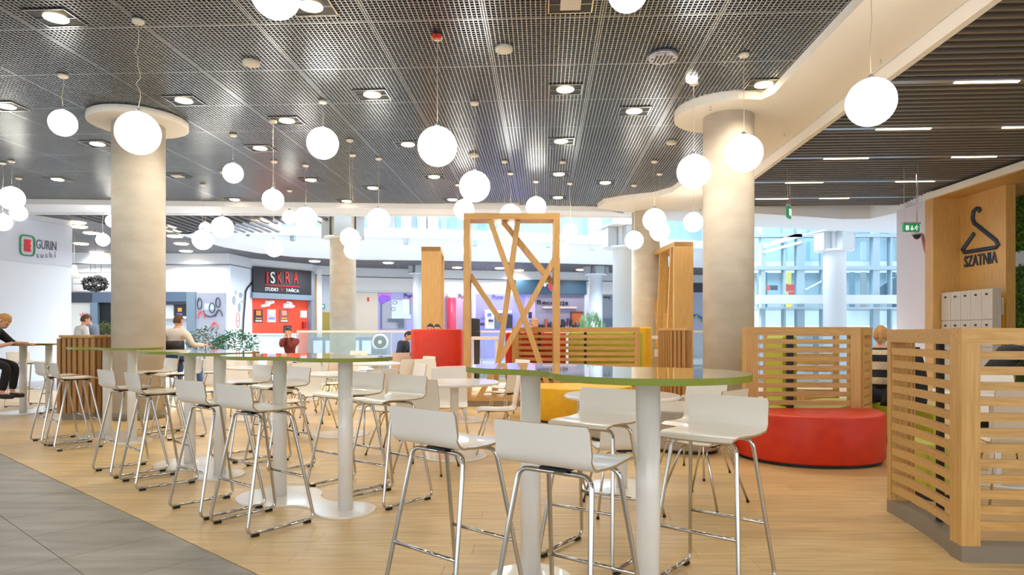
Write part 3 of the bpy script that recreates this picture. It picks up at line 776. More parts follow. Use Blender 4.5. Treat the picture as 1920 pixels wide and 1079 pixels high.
# ------------------------------------------------------------------ slatted screens
def path_pts(pts, n=6):
    return pts
def screen(t, pts, z1, pitch, zp=.09, rail=.09, th=.03, post=.06, postd=.12, wide0=None, wide1=None, inner=()):
    """rail, slats, end posts and plinth of a slatted screen along a plan path, parts of t"""
    MB().ribbon(pts, postd, z1-rail, z1).build('top_rail', OAKH, t)
    MB().ribbon(pts, postd, 0, zp).build('plinth', PLINTH, t)
    V = [Vector(p) for p in pts]
    def post_at(i, j, w_):
        a = V[i]; d = (V[j]-V[i]).normalized(); b = a+d*w_
        MB().ribbon([a, b], postd-.004, zp, z1-rail).build('post', OAK, t)
    w0 = wide0 or post; w1 = wide1 or post
    post_at(0, 1, w0); post_at(-1, -2, w1)
    nn = (V[-1]-V[0]).normalized(); nr = Vector((nn.y, -nn.x))
    z = z1-rail-pitch*.5
    W = [v+nr*(postd/2-th/2-.008) for v in V]
    W[0] = W[0]+(V[1]-V[0]).normalized()*.01; W[-1] = W[-1]+(V[-2]-V[-1]).normalized()*.01
    hh = pitch*.27
    z = z1-rail-pitch*.72
    while z-hh > zp+.005:
        MB().ribbon(W, th, z-hh, z+hh).build('slat', OAKH, t); z -= pitch
    for (fx, w_) in inner:
        L = [(V[i+1]-V[i]).length for i in range(len(V)-1)]; tot = sum(L); s = fx*tot; i = 0
        while i < len(L)-1 and s > L[i]: s -= L[i]; i += 1
        p = V[i]+(V[i+1]-V[i]).normalized()*s-nr*(postd/2-.03)
        MB().box((p.x, p.y, (zp+z1-rail)/2), (w_, .03, z1-rail-zp), math.atan2(nn.y, nn.x)).build('inner_upright', BLACK, t)
s2 = thing('slatted_screen', 'nearest slatted oak booth screen at the right edge, with a sharp corner and grey plinth', 'slatted screen', (0, 0, 0), 0, 'slatted oak booth screens')
screen(s2, [(2.75, 4.74), (2.722, 4.45), (2.675, 4.15), (2.628, 3.94), (2.577, 3.755)], 1.305, .0885, wide0=.05, wide1=.05, inner=((.55, .05),))
screen(s2, [(2.515, 3.75), (2.85, 3.72), (3.25, 3.70), (3.9, 3.68)], 1.308, .0865, wide0=.10, wide1=.08)
screen(s2, [(2.95, 4.95), (2.83, 4.80)], 1.30, .0885, wide0=.05, wide1=.05)
s1 = thing('slatted_screen', 'slatted oak booth screen directly behind the round red pouf', 'slatted screen', (0, 0, 0), 0, 'slatted oak booth screens')
screen(s1, [(2.50, 7.12), (2.9, 7.14), (3.3, 7.13), (3.71, 7.08)], 1.345, .0935, wide0=.13, wide1=.10, inner=((.42, .07),))
screen(s1, [(3.72, 7.12), (4.02, 7.5)], 1.345, .0935, wide0=.05, wide1=.05)
screen(s1, [(3.5, 9.1), (3.62, 8.85), (3.85, 8.7), (4.25, 8.62)], 1.33, .0935, wide0=.05, wide1=.05)
s3 = thing('slatted_screen', 'low slatted oak screen right of the tall wooden frame, red and lime cushions behind it', 'slatted screen', (0, 0, 0), 0, 'slatted oak booth screens')
screen(s3, [(.02, 12.4), (.55, 12.2), (1.4, 12.1), (2.33, 12.1)], 1.385, .1055, wide0=.13, wide1=.10, inner=((.22, .05), (.58, .05)))
# cushions and benches of the booths
def blob(name, pts, z0, z1, mt, parent, bev=.03):
    o = MB().prism(pts, z0, z1).build(name, mt, parent, bev=bev); return o
def ellipse(cx, cy, rx, ry, n=40, e=1.0, a0=0, a1=2*PI):
    out = []
    for i in range(n):
        a = a0+(a1-a0)*i/(n if a1-a0 > 6.2 else n-1); c, s = math.cos(a), math.sin(a)
        out.append((cx+rx*math.copysign(abs(c)**e, c), cy+ry*math.copysign(abs(s)**e, s)))
    return out
def pouf(label, cx, cy, rx, ry, h, mt, cat='pouf', cut=None, e=.9):
    t = thing('pouf', label, cat, (cx, cy, 0), 0)
    p = ellipse(0, 0, rx, ry, 56, e)
    if cut is not None: p = [q for q in p if q[1] < cut]
    MB().prism(p, .03, h, True).build('upholstery', mt, t, bev=.025)
    MB().prism([(x*.95, y*.95) for x, y in p], 0, .03).build('base', BLACK, t)
    return t
pouf('round red leather pouf in front of the slatted screen', 3.06, 6.98, .74, .80, .49, RED, cut=.045)
pouf('yellow leather pouf in front of the low slatted screen', 1.02, 10.2, .80, 1.1, .51, YEL, cut=.05)
# grey bench curving around the right column
t = thing('curved_bench', 'grey upholstered bench curving around the foot of the right concrete column', 'bench', (0, 0, 0))
bp = [(.82, 8.6), (.85, 8.1), (1.05, 7.7), (1.4, 7.25), (1.75, 6.95), (2.05, 6.9), (2.24, 7.05), (2.28, 7.4), (2.2, 7.9), (2.0, 8.2), (1.8, 8.45), (1.7, 8.75), (1.4, 8.9), (1.0, 8.85)]
def smooth(pts, it=3):
    for _ in range(it):
        q = []
        for i in range(len(pts)):
            a = pts[i]; b = pts[(i+1) % len(pts)]
            q += [(a[0]*.75+b[0]*.25, a[1]*.75+b[1]*.25), (a[0]*.25+b[0]*.75, a[1]*.25+b[1]*.75)]
        pts = q
    return pts
sp = smooth(bp, 2)
MB().prism(sp, .03, .45, True).build('upholstery', GREYL, t, bev=.025)
cxm = sum(p[0] for p in sp)/len(sp); cym = sum(p[1] for p in sp)/len(sp)
MB().prism([(cxm+(p[0]-cxm)*.97, cym+(p[1]-cym)*.97) for p in sp], 0, .03).build('base', BLACK, t)
t = thing('curved_bench', 'pale grey bench at the foot of the right concrete column, left of the slatted screen', 'bench', (0, 0, 0))
MB().prism(smooth([(2.2, 8.55), (2.6, 8.35), (2.95, 8.35), (3.0, 8.85), (2.75, 9.0), (2.3, 9.05)], 2), .03, .45, True).build('upholstery', GREYL, t, bev=.02)
MB().prism(smooth([(2.25, 8.6), (2.6, 8.4), (2.9, 8.4), (2.95, 8.8), (2.75, 8.95), (2.35, 9.0)], 2), 0, .03).build('base', BLACK, t)
# lime bench of the booth behind the red pouf
t = thing('booth_bench', 'lime green upholstered bench behind the slatted screen, where the woman sits', 'bench', (0, 0, 0))
MB().prism([(2.62, 7.28), (3.6, 7.28), (4.3, 7.9), (4.7, 7.35), (4.95, 7.7), (4.6, 8.3), (3.9, 8.35), (3.4, 7.9), (2.62, 7.9)], .06, .46, False).build('seat_cushion', LIME, t, bev=.02)
MB().prism([(2.7, 7.33), (3.6, 7.33), (4.5, 7.7), (4.8, 7.75), (4.55, 8.2), (3.9, 8.25), (3.4, 7.8), (2.7, 7.8)], 0, .06).build('base', BLACK, t)
MB().box((3.10, 7.62, .86), (.17, .5, .78)).build('side_cushion', LIME, t, bev=.03)
# lime / red booth behind the low screen
t = thing('booth_bench', 'red and lime high-backed booth bench seen through the low slatted screen', 'bench', (0, 0, 0))
MB().box((.45, 12.62, .84), (1.15, .16, .9)).build('red_back', RED, t, bev=.03)
MB().box((1.78, 12.62, .84), (1.4, .16, .92)).build('lime_back', LIME, t, bev=.03)
MB().box((1.15, 12.97, .25), (2.5, .52, .42)).build('seat_cushion', LIME, t, bev=.03)
MB().box((1.15, 12.97, .02), (2.4, .47, .04)).build('base', BLACK, t)
t = thing('high_backed_seat', 'tall red leather high-backed seat left of the wooden frame, two heads behind it', 'seat', (-1.43, 12.6, 0))
MB().ribbon([(-.44, .5), (-.46, .12), (-.40, 0), (.30, 0), (.40, .06), (.43, .5)], .12, .05, 1.355, smooth=True).build('back_shell', RED, t, bev=.04)
MB().box((0, .45, .26), (.74, .6, .4)).build('seat_cushion', RED, t, bev=.04)
MB().box((0, .35, .025), (.8, .6, .05)).build('base', BLACK, t)
t = thing('high_backed_seat', 'yellow high-backed seat behind the right end of the low slatted screen', 'seat', (2.62, 13.4, 0))
MB().ribbon([(-.62, .5), (-.60, .1), (-.5, 0), (.08, 0), (.18, .1), (.2, .5)], .12, .05, 1.40, smooth=True).build('back_shell', YEL, t, bev=.04)
MB().box((-.2, .4, .26), (.6, .5, .4)).build('seat_cushion', YEL, t, bev=.04)
MB().box((-.2, .35, .025), (.6, .5, .05)).build('base', BLACK, t)

# ------------------------------------------------------------------ tall wooden lattice frames
def lattice(label, loc, rz, W_, H_, bars, dep=.45, bw=.11):
    t = thing('lattice_frame', label, 'wooden frame', loc, rz, 'tall oak lattice frames')
    MB().box((bw/2, dep/2, (H_+.1)/2), (bw, dep, H_-.1)).build('post', OAK, t)
    MB().box((W_-bw/2, dep/2, (H_+.1)/2), (bw, dep, H_-.1)).build('post', OAK, t)
    MB().box((W_/2, dep/2, H_-bw/2), (W_, dep+.002, bw)).build('top_beam', OAKH, t)
    MB().box((W_/2, dep/2, .13), (W_-2*bw, dep, .07)).build('bottom_beam', OAKH, t)
    MB().box((W_/2, dep/2, .048), (W_, dep-.02, .095)).build('plinth', PLINTH, t)
    for k, (a, b, y0, dd) in enumerate(bars):
        A = Vector((a[0], y0+dd/2, a[1])); B = Vector((b[0], y0+dd/2, b[1]))
        MB().bar(A, B, .095, dd, up=(0, 1, 0)).build('diagonal_bar', OAK, t)
    return t
dF = 11.5
def fp_(px, py): return ((px-869)*dF/F, CH+(HY-py)*dF/F)
lattice('tall oak frame with crossing diagonal bars in the centre', ((869-CX)*dF/F, dF, 0), 0, 181*dF/F, 3.37,
        [(fp_(919, 412), fp_(1036, 748), .0, .2), (fp_(971, 412), fp_(925, 748), .10, .25), (fp_(943, 412), fp_(1038, 530), .22, .2), (fp_(1040, 486), fp_(897, 748), .02, .2), (fp_(880, 514), fp_(940, 604), .2, .22)])
nb = [((.3, 3.3), (.75, .1), .24, .2), ((.8, 3.3), (.4, .1), .1, .2), ((1.2, 3.3), (1.7, .1), .24, .2), ((1.75, 3.3), (1.1, .1), .1, .2), ((2.1, 3.0), (1.5, 1.4), .24, .2)]
lattice('tall oak lattice frame seen obliquely left of the right concrete column', (4.14, 15.1, 0), PI/2+.05, 2.35, 3.37, nb, dep=.44)
lattice('tall oak frame seen end-on as a broad post behind the red seat', (-1.73, 16.0, 0), PI/2+.04, 1.42, 3.37, [((.3, 3.3), (.7, .1), 0, .2), ((.9, 3.3), (.4, .1), .2, .2)], dep=.46)

# ------------------------------------------------------------------ slatted counters at the columns
def counter(label, poly, z1, smooth_it=1):
    t = thing('slatted_counter', label, 'counter', (poly[0][0], poly[0][1], 0), 0, 'slatted wooden counters at the columns'); ox, oy = poly[0]
    q = smooth(poly, smooth_it); q = [(a-ox, b-oy) for a, b in q]
    cx = sum(p[0] for p in q)/len(q); cy = sum(p[1] for p in q)/len(q)
    MB().prism([(cx+(p[0]-cx)*.97, cy+(p[1]-cy)*.97) for p in q], .1, z1-.04).build('carcass', OAKD, t)
    MB().prism([(cx+(p[0]-cx)*.96, cy+(p[1]-cy)*.96) for p in q], 0, .1).build('plinth', PLINTH, t)
    MB().prism([(cx+(p[0]-cx)*1.01, cy+(p[1]-cy)*1.01) for p in q], z1-.04, z1).build('top_board', OAKH, t)
    V = [Vector(p) for p in q]+[Vector(q[0])]; L = [(V[i+1]-V[i]).length for i in range(len(V)-1)]; tot = sum(L); n = int(tot/.078); s = 0; me = None
    for k in range(n):
        s = k*tot/n; i = 0
        while s > L[i]: s -= L[i]; i += 1
        d = (V[i+1]-V[i]).normalized(); p = V[i]+d*s
        if me is None: me = MB().box((0, 0, 0), (.052, .036, z1-.15)).mesh('vertical_slat', OAKD)
        o = bpy.data.objects.new('vertical_slat', me); COL.objects.link(o); o.parent = t; o.location = (p.x, p.y, .1+(z1-.15)/2); o.rotation_euler = (0, 0, math.atan2(d.y, d.x))
counter('slatted dark oak counter left of the left concrete column', [(-6.80, 9.74), (-6.25, 9.72), (-6.06, 10.05), (-6.1, 10.9), (-6.3, 11.4), (-6.95, 11.4)], 1.25, 1)
counter('small slatted oak counter left of the right concrete column', [(2.42, 10.3), (2.62, 10.02), (2.72, 10.0), (2.75, 10.4), (2.75, 11.0), (2.40, 11.0)], 1.36, 1)

# ------------------------------------------------------------------ glass railing along the atrium
rl = thing('glass_railing', 'glass railing with a white handrail along the atrium edge', 'railing', (0, 0, 0))
RP = [(-5.7, 17.55), (-3.2, 17.52), (-.8, 17.55), (1.6, 17.6), (4.2, 17.62), (6.6, 17.65), (9.2, 17.9), (11.5, 17.9)]
for a, b in zip(RP, RP[1:]):
    MB().ribbon([(a[0]+.03, a[1]), (b[0]-.03, b[1])], .016, .06, 1.28).build('glass_pane', GLASS, rl)
    MB().ribbon([a, b], .06, 1.29, 1.35).build('handrail', TWHITE, rl)
    MB().ribbon([a, b], .08, 0, .08).build('foot_rail', SILV, rl)
    MB().box((a[0], a[1], .66), (.04, .04, 1.26)).build('post', SILV, rl)

# ------------------------------------------------------------------ left wall with the sushi sign
WLp = [(-14.76, 12.0), (-13.0, 16.8), (-12.36, 18.55), (-13.6, 18.9)]
CW = pm('left_wall_white', (222, 227, 236), .5)
wl = struct(MB().ribbon(WLp, .2, 0, CH+3.18, side=-1, ).build('wall_left', CW))
MB().ribbon(WLp[:3], .035, CH+1.86, CH+3.0, side=1).build('sign_band', pm('sign_band_grey', (206, 210, 222), .5), wl)
wdv = (Vector((-12.36, 18.55))-Vector((-13.0, 16.8))).normalized(); wn = Vector((wdv.y, -wdv.x))
def wl_at(px, py, off=.04):
    k = (px-CX)/F; A = Vector((-13.0, 16.8)); t = (k*A.y-A.x)/(wdv.x-k*wdv.y); p = A+wdv*t; return Vector((p.x+wn.x*off, p.y+wn.y*off, CH+(HY-py)*p.y/F))
sg = thing('sushi_sign', 'sushi restaurant sign with a green rounded square and red roll on the left white wall', 'sign', wl_at(70, 462))
sg0 = sg.location.copy()
def rel_M(px, py, off=.045): p = wl_at(px, py, off)-sg0; return frameM(p, (wdv.x, wdv.y, 0))
text('sign_lettering', 'GURIN', .25, rel_M(85, 460), pm('sign_text_grey', (92, 92, 108)), sg, .006, .54)
STL = pm('sign_text_light', (130, 132, 150))
for k, ch in enumerate('sushi'): text('sign_letter', ch, .15 if ch in 'hi' else .10, rel_M(68.5+k*8.2, 478.5 if ch in 'hi' else 480.5), STL, sg, .006, .02 if ch == 'i' else .065)
M = rel_M(49, 461); W2, H2 = .18, .26
rp = []
for cx, cy, a0 in ((W2-.1, H2-.1, 0), (-W2+.1, H2-.1, 90), (-W2+.1, -H2+.1, 180), (W2-.1, -H2+.1, 270)):
    for k in range(5): a = math.radians(a0+k*22.5); rp.append(M @ Vector((cx+.1*math.cos(a), cy+.1*math.sin(a), .01)))
MB().tube(rp, .02, 6, closed=True).build('green_ring', pm('sign_green', (50, 150, 90)), sg)
for i in range(3):
    for j in range(5):
        c = M @ Vector(((i-1)*.052, (j-2)*.062, .01))
        if (i+j) % 2 == 0: MB().box(c, (.062, .02, .068), math.atan2(wdv.y, wdv.x)).build('red_grain', pm('sign_red', (230, 60, 70)) if 'sign_red' not in bpy.data.materials else bpy.data.materials['sign_red'], sg)
        else: MB().box(c, (.03, .02, .075), math.atan2(wdv.y, wdv.x)+.0).build('red_grain', bpy.data.materials['sign_red'], sg)

# ------------------------------------------------------------------ cloakroom portal on the right
PX = 9.7
pw = struct(MB().box((9.99, 15.35, 2.19), (.62, .3, 4.38)).build('wall_right', OAK))      # end wall facing the viewer
sw_ = struct(MB().box((10.4, 14.5, 2.2), (.2, 1.42, 4.4)).build('wall_right', OAK))
sw2 = MB().box((10.27, 14.16, 1.03), (.06, .68, 2.06)).build('cupboard_panel', pm('amber_panel', (220, 160, 50), .5, noise=((40, 40, 3), (200, 140, 40), 4)), sw_)
struct(MB().box((10.1, 11.5, 4.415), (.82, 7.95, .07)).build('trim_11', OAK))
struct(MB().box((9.66, 11.5, 4.46), (.06, 8.0, .14)).build('trim_12', PLAST))
struct(MB().box((11.0, 11.5, 4.415), (1.0, 7.95, .07)).build('trim_13', OAK))
# white partition with red drawn curves, left of the portal
wp_ = struct(MB().box((9.95, 16.2, 2.2), (.3, 1.3, 4.4)).build('wall_right', pm('patterned_white', (222, 216, 224), .5)))
def on10(px, py, X): return onx(px, py, X)
for seg in ([(1729, 440), (1735, 470), (1744, 495), (1751, 500)], [(1751, 520), (1742, 560), (1738, 590), (1737, 612)]):
    pts = [on10(a, b, 9.78) for a, b in seg]
    MB().tube(rounded(pts, .1), .035, 6).build('red_curve', pm('curve_pink', (206, 120, 132)), wp_)
q = [on10(1740, 560, 9.78), on10(1751, 556, 9.78), on10(1751, 612, 9.78), on10(1738, 612, 9.78)]
m = MB(); m.add([(p.x, p.y, p.z) for p in q]+[(p.x+.03, p.y, p.z) for p in q], [(0, 1, 2, 3), (7, 6, 5, 4), (0, 4, 5, 1), (1, 5, 6, 2), (2, 6, 7, 3), (3, 7, 4, 0)]); m.build('red_patch', pm('patch_pink', (222, 120, 140)), wp_)
# hanger emblem and word
NAVY = pm('navy_letters', (42, 54, 76), .4)
t = thing('cloakroom_sign', 'dark blue coat hanger emblem with the word SZATNIA on the oak wall', 'sign', onx(1838, 450, 10.3)); o0 = t.location.copy()
hp = [(1838, 397), (1836, 392), (1832, 391), (1826, 396), (1824, 410), (1827, 419), (1867.5, 451.5), (1872, 460), (1867.5, 464), (1808.5, 473.5), (1805, 469), (1827, 438)]
pts = [onx(a, b, 10.285)-o0 for a, b in hp]
m = MB().tube(pts, .045, 10); m.build('hanger', NAVY, t, bev=0).scale = (1, 1, 1)
p = onx(1838, 487, 10.29)-o0
text('lettering', 'SZATNIA', .255, frameM(p, (0, -1, 0)), NAVY, t, .01, 1.02, off=.02)
# lockers
lk = thing('locker_row', 'row of pale grey lockers under the coat hanger sign', 'lockers', (9.86, 14.35, 0))
LG = pm('locker_grey', (200, 192, 184), .5, noise=((30, 30, 3), (190, 182, 174), 4))
MB().box((.08, 0, 1.1), (.16, 1.62, 2.2)).build('carcass', LG, lk)
for k in range(5):
    for zz0, zz1 in ((.1, .98), (1.0, 1.55), (1.57, 2.19)):
        dd_ = MB().box((-.01, .65-k*.325, (zz0+zz1)/2), (.02, .315, zz1-zz0)).build('door', LG, lk)
        MB().tube([(-.02, .65-k*.325, zz1-.1), (-.045, .65-k*.325, zz1-.1)], .022, 10).build('lock', DARK, dd_)
pnl = thing('notice', 'white paper notice on the amber panel beside the lockers', 'notice', onx(1866, 575, 10.2)); o0 = pnl.location.copy()
MB().box((0, 0, 0), (.02, .44, .36)).build('sheet', pm('paper', (240, 238, 234)), pnl)
m = MB()
m.box((-.012, 0, .12), (.004, .12, .03))
m.build('print', DARK, pnl)
m = MB()
for k in range(5): m.box((-.012, 0, .06-k*.04), (.004, .32, .008))
o = m.build('print_lines', pm('print_grey', (170, 170, 170)), pnl)
# living wall
lw = thing('living_wall', 'green living wall of mixed leaves at the right edge', 'plant wall', (11.5, 11.6, 0))
MB().box((.1, .9, 2.2), (.2, 6.2, 4.38)).build('backing', pm('moss', (52, 84, 28), .9, noise=((6, 6, 6), (90, 120, 30), 5)), lw)
m = MB(); rr = random.Random(9)
for k in range(7000):
    y = rr.uniform(-2, 3.95); z = rr.uniform(.9, 4.3)
    if 2.75 < z < 3.15: continue
    c = Vector((rr.uniform(-.12, 0), y, z)); a = Vector((rr.uniform(-.6, .1), rr.uniform(-1, 1), rr.uniform(-1, .6))).normalized(); b = a.cross(Vector((rr.uniform(-1, 1), rr.uniform(-1, 1), rr.uniform(-1, 1)))).normalized()
    s = rr.uniform(.03, .075); m.add([c, c+a*s+b*s*.45, c+a*s*2, c+a*s-b*s*.45], [(0, 1, 2, 3)])
o = m.build('leaves', LEAF, lw); o['kind'] = 'stuff'
MB().box((-.06, .9, 2.95), (.1, 6.1, .34)).build('white_band', COOLW, lw)
o = struct(MB().box((12.1, 9, 2.2), (.2, 14, 4.4)).build('wall_right', CW))
# hanging exit signs
def exit_sign(px, py, d, w_, h_, rz, lab, face):
    x, y, z = at(px, py, d); t = thing('exit_sign', lab, 'exit sign', (x, y, z), rz, 'hanging green exit signs')
    MB().box((0, 0, 0), (w_, .05, h_)).build('panel', face, t)
    MB().box((0, 0, h_/2+.02), (w_+.04, .07, .03)).build('housing', TRAY, t)
    for s in (-1, 1): MB().tube([(s*w_*.45, 0, h_/2), (s*w_*.45, 0, ZR+.05-z)], .004, 5).build('wire', CORD, t)
    PW = pm('sign_white', (236, 246, 240), .5, emis=(236, 246, 240), es=.3) if 'sign_white' not in bpy.data.materials else bpy.data.materials['sign_white']
    MB().box((-w_*.3, -.03, 0), (w_*.2, .01, h_*.62)).build('door_pictogram', PW, t)
    m = MB(); m.bar((0, -.03, h_*.3), (0, -.03, -h_*.25), .02, .01, up=(0, 1, 0)); m.bar((-.03*w_*3, -.03, -.01), (0, -.03, -h_*.3), .015, .01, up=(0, 1, 0)); m.bar((.03*w_*3, -.03, -.01), (0, -.03, -h_*.3), .015, .01, up=(0, 1, 0)); m.build('arrow_pictogram', PW, t)
    m = MB(); s = h_/2
    m.ell((w_*.3, -.03, s*.62), (s*.14, .01, s*.16), 10, 6)
    for a, b in (((.3, .45), (.24, -.05)), ((.24, -.05), (.14, -.35)), ((.24, -.05), (.34, -.3)), ((.34, -.3), (.3, -.6)), ((.3, .35), (.4, .15)), ((.3, .35), (.18, .2))):
        m.bar((w_*a[0], -.03, s*a[1]), (w_*b[0], -.03, s*b[1]), s*.14, .01, up=(0, 1, 0))
    m.build('running_figure', PW, t)
EG = pm('exit_green', (20, 130, 80), .4, emis=(20, 130, 80), es=.35)
exit_sign(1708, 428, 13.0, .33, .15, .12, 'green and white hanging exit sign left of the cloakroom portal', EG)
exit_sign(1479, 399, 13.5, .28, .22, 1.0, 'small green exit sign hanging under the dark slatted ceiling', EG)
x, y, z = at(1719, 441, 13.4)
t = thing('dome_camera', 'small dark dome camera under the exit sign at right', 'camera', (x, y, z))
MB().lathe([(.001, -.09), (.04, -.075), (.07, -.03), (.075, 0)], 16).build('dome', DARK, t); MB().lathe([(.1, 0), (.1, .03)], 16).build('mount', TRAY, t)
MB().tube([(0, 0, .03), (0, 0, ZR+.05-z)], .01, 6).build('drop_rod', TRAY, t)

# ------------------------------------------------------------------ glass hall seen across the void (right)
HALLW = pm('hall_white', (200, 212, 220)); HALLS = pm('hall_frame', (150, 176, 190), .4)
GLASSH = glassmat('hall_glass', (150, 196, 220), 0.10)
gh = thing('glass_lift_hall', 'pale blue glass hall with white beams behind the white round column, seen at right', 'glass hall', (0, 24, 0))
def gx(px, d=24): return (px-CX)*d/F
def gz(py, d=24): return CH+(HY-py)*d/F
for px, w_ in ((1429, 8), (1469, 4), (1499, 14), (1540, 3), (1640, 12), (1668, 3), (1705, 10)):
    MB().box((gx(px), 0, 2.0), (w_*24/F, .25, 13)).build('mullion', HALLS, gh)
for y0, y1, dd in ((571, 555, -.4), (507, 500, 0), (446, 440, 0), (580, 577, -.1), (563, 560, .3)):
    MB().box((gx(1570), dd, (gz(y0)+gz(y1))/2), (6.1, .3, gz(y1)-gz(y0))).build('beam', HALLS if dd == 0 else HALLW, gh)
MB().bar((gx(1428), -.1, gz(463)), (gx(1500), -.1, gz(441)), .1, .16).build('sloping_beam', HALLW, gh)
MB().bar((gx(1428), -.1, gz(474)), (gx(1500), -.1, gz(455)), .1, .1).build('sloping_beam', HALLW, gh)
MB().bar((gx(1505), -.1, gz(545)), (gx(1540), -.1, gz(527)), .05, .05).build('stair_rail', HALLW, gh)
MB().bar((gx(1662), .5, gz(552)), (gx(1700), .5, gz(528)), .2, .5).build('escalator_side', pm('slate', (90, 112, 128)), gh)
for a, b in zip((1429, 1499, 1570, 1640), (1499, 1570, 1640, 1705)):
    for z0, z1 in ((612, 580), (555, 507), (500, 446), (440, 380)):
        MB().box(((gx(a)+gx(b))/2, .12, (gz(z0)+gz(z1))/2), (gx(b)-gx(a)-.1, .03, gz(z1)-gz(z0)-.06)).build('glass_pane', GLASSH, gh)
rr = random.Random(21)
fincol = [(40, 78, 96), (70, 110, 130), (110, 150, 170), (150, 170, 184), (24, 48, 56), (186, 176, 80), (40, 86, 160), (170, 190, 200), (80, 112, 128), (120, 130, 130), (56, 84, 84)]
fm = [pm('fin_paint', c) for c in fincol]
sf = thing('vertical_fin_wall', 'wall of narrow vertical fins in blues and greys behind the glass hall', 'wall screen', (0, 28.5, 0))
x = gx(1405, 28.5); meshes = {}
MB().box((gx(1560, 28.5), .6, 3.2), (9, .1, 11)).build('back_panel', pm('hall_back', (150, 176, 190)), sf)
while x < gx(1722, 28.5):
    w_ = rr.choice((.06, .09, .12, .2)); gap = rr.choice((.05, .1, .22, .3))
    for z0, z1 in ((-1.5, 1.2), (2.4, 3.9), (4.4, 5.2), (5.6, 7.6)):
        if rr.random() < (.6 if z0 < 4 else .35):
            MB().box((x, 0, (z0+z1)/2+.0), (w_, .12, z1-z0)).build('fin', rr.choice(fm), sf)
    x += w_+gap
MB().box((gx(1560, 28.5), .3, 1.8), (9, .1, .9)).build('slab_edge', HALLW, sf)
MB().box((gx(1560, 28.5), .3, 4.15), (9, .1, .5)).build('slab_edge', HALLW, sf)
MB().box((gx(1465, 28.5), .25, .35), (2.1, .08, 1.1)).build('shop_dark', pm('shop_brown', (84, 78, 76)), sf)
rs_ = thing('red_shop_sign', 'blurred red lettering sign behind the glass of the hall, right of the column', 'sign', (gx(1467, 27), 27, gz(540, 27)))
for k, (a, w_, yy, h_, c) in enumerate([(-27, 5, 0, 10, 0), (-16, 14, 0, 9, 1), (2, 8, -1, 10, 2), (8, 5, 0, 14, 0), (14, 5, 0, 12, 0), (20, 8, 0, 12, 0), (17, 10, -11, 7, 0)]):
    MB().box((a*27/F, 0, yy*27/F), (w_*27/F, .05, h_*27/F)).build('sign_letter', [RED, DARK, pm('ink_blue', (60, 90, 110))][c], rs_)
# spiral white tube at far right of the hall
sp_ = thing('white_arch', 'curved white tube beside the patterned white wall at right', 'arch', (0, 0, 0))
MB().box((at(1735, 640, 19).x, 19, .2), (.3, .3, 1.0)).build('foot', COOLW, sp_)
MB().tube(rounded([at(1722, 505, 19), at(1713, 530, 19), at(1716, 560, 19), at(1726, 600, 19), at(1735, 640, 19)], .3), .07, 8).build('tube', COOLW, sp_)
# ladder-like louvres beside it
for k in range(14):
    c = at(1728, 512+k*7, 20.5); MB().box(c, (.28, .05, .04)).build('louvre', pm('louvre_blue', (150, 164, 176)) if k == 0 else bpy.data.materials['louvre_blue'], sp_)

# ------------------------------------------------------------------ shops across the hall
def shop(name, label, cat, px, group=None):
    c = wd(px); t = thing(name, label, cat, (c.x, c.y, 0), 0, group); t['o'] = 0; return t
def sp(name, px0, px1, y0, y1, mt, t, th=.05, off=0.0):
    o = wpan(name, px0, px1, y0, y1, mt, None, th, off)
    o.data.transform(Matrix.Translation(-t.location)); o.parent = t; return o
def stext(name, s, px, y, hpx, wpx, mt, t, off, **k):
    M = wM(px, y, off); d_ = wd(px).y; M = Matrix.Translation(-t.location) @ M
    A = wd(px-wpx/2); B = wd(px+wpx/2)
    return text(name, s, hpx*d_/F, M, mt, t, .02, (B-A).length, **k)
def mp(t, px, y, off):
    M = wM(px, y, off); return M.translation-t.location
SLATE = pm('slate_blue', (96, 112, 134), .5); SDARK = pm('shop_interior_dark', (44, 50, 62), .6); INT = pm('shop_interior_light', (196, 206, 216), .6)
MURAL = pm('mural_grey', (150, 156, 172), .6)
# grey shop left of the mural and its dark bands
g1 = shop('shop_front', 'dark framed food counter with a wall screen, right of the left column', 'shop front', 345)
sp('lintel', 306, 369, 548, 566, pm('lintel_blue', (84, 104, 130), .5), g1, .14)
sp('interior', 306, 354, 566, 655, INT, g1, .03)
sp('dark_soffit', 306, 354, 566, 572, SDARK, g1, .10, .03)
sp('pilaster', 354, 370, 548, 690, pm('pilaster_grey', (110, 130, 146), .5), g1, .2)
sc = sp('wall_screen', 328, 353, 570, 597, DARK, g1, .06, .03); sp('screen_glow', 336, 343, 578, 585, pm('screen_orange', (230, 120, 40), .5, emis=(230, 120, 40), es=.6), g1, .01, .095)
sp('screen_strip', 334, 344, 588, 592, pm('screen_blue', (70, 90, 190), .5, emis=(70, 90, 190), es=.5), g1, .01, .095)
sp('counter_top', 306, 354, 594, 598, WHITE, g1, .3, .03)
g2_ = shop('shop_front', 'dark framed shop with white interior beyond the slatted counter, left of the left column', 'shop front', 170)
sp('lintel', 100, 178, 549, 568, pm('lintel_dark', (58, 66, 80), .5), g2_, .14); sp('lintel_light', 178, 215, 549, 568, pm('lintel_mid', (92, 108, 132), .5), g2_, .2)
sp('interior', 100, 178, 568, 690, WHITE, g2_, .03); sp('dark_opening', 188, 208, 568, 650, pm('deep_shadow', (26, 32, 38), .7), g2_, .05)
sp('steel_post', 174, 188, 568, 690, pm('steel_blue_post', (120, 140, 160), .4, metal=.4), g2_, .2)
stext('menu_lettering', 'sushi', 152, 590, 7, 24, pm('menu_red', (210, 60, 80)), g2_, .06)
sp('menu_dark', 144, 156, 596, 606, DARK, g2_, .04, .03)
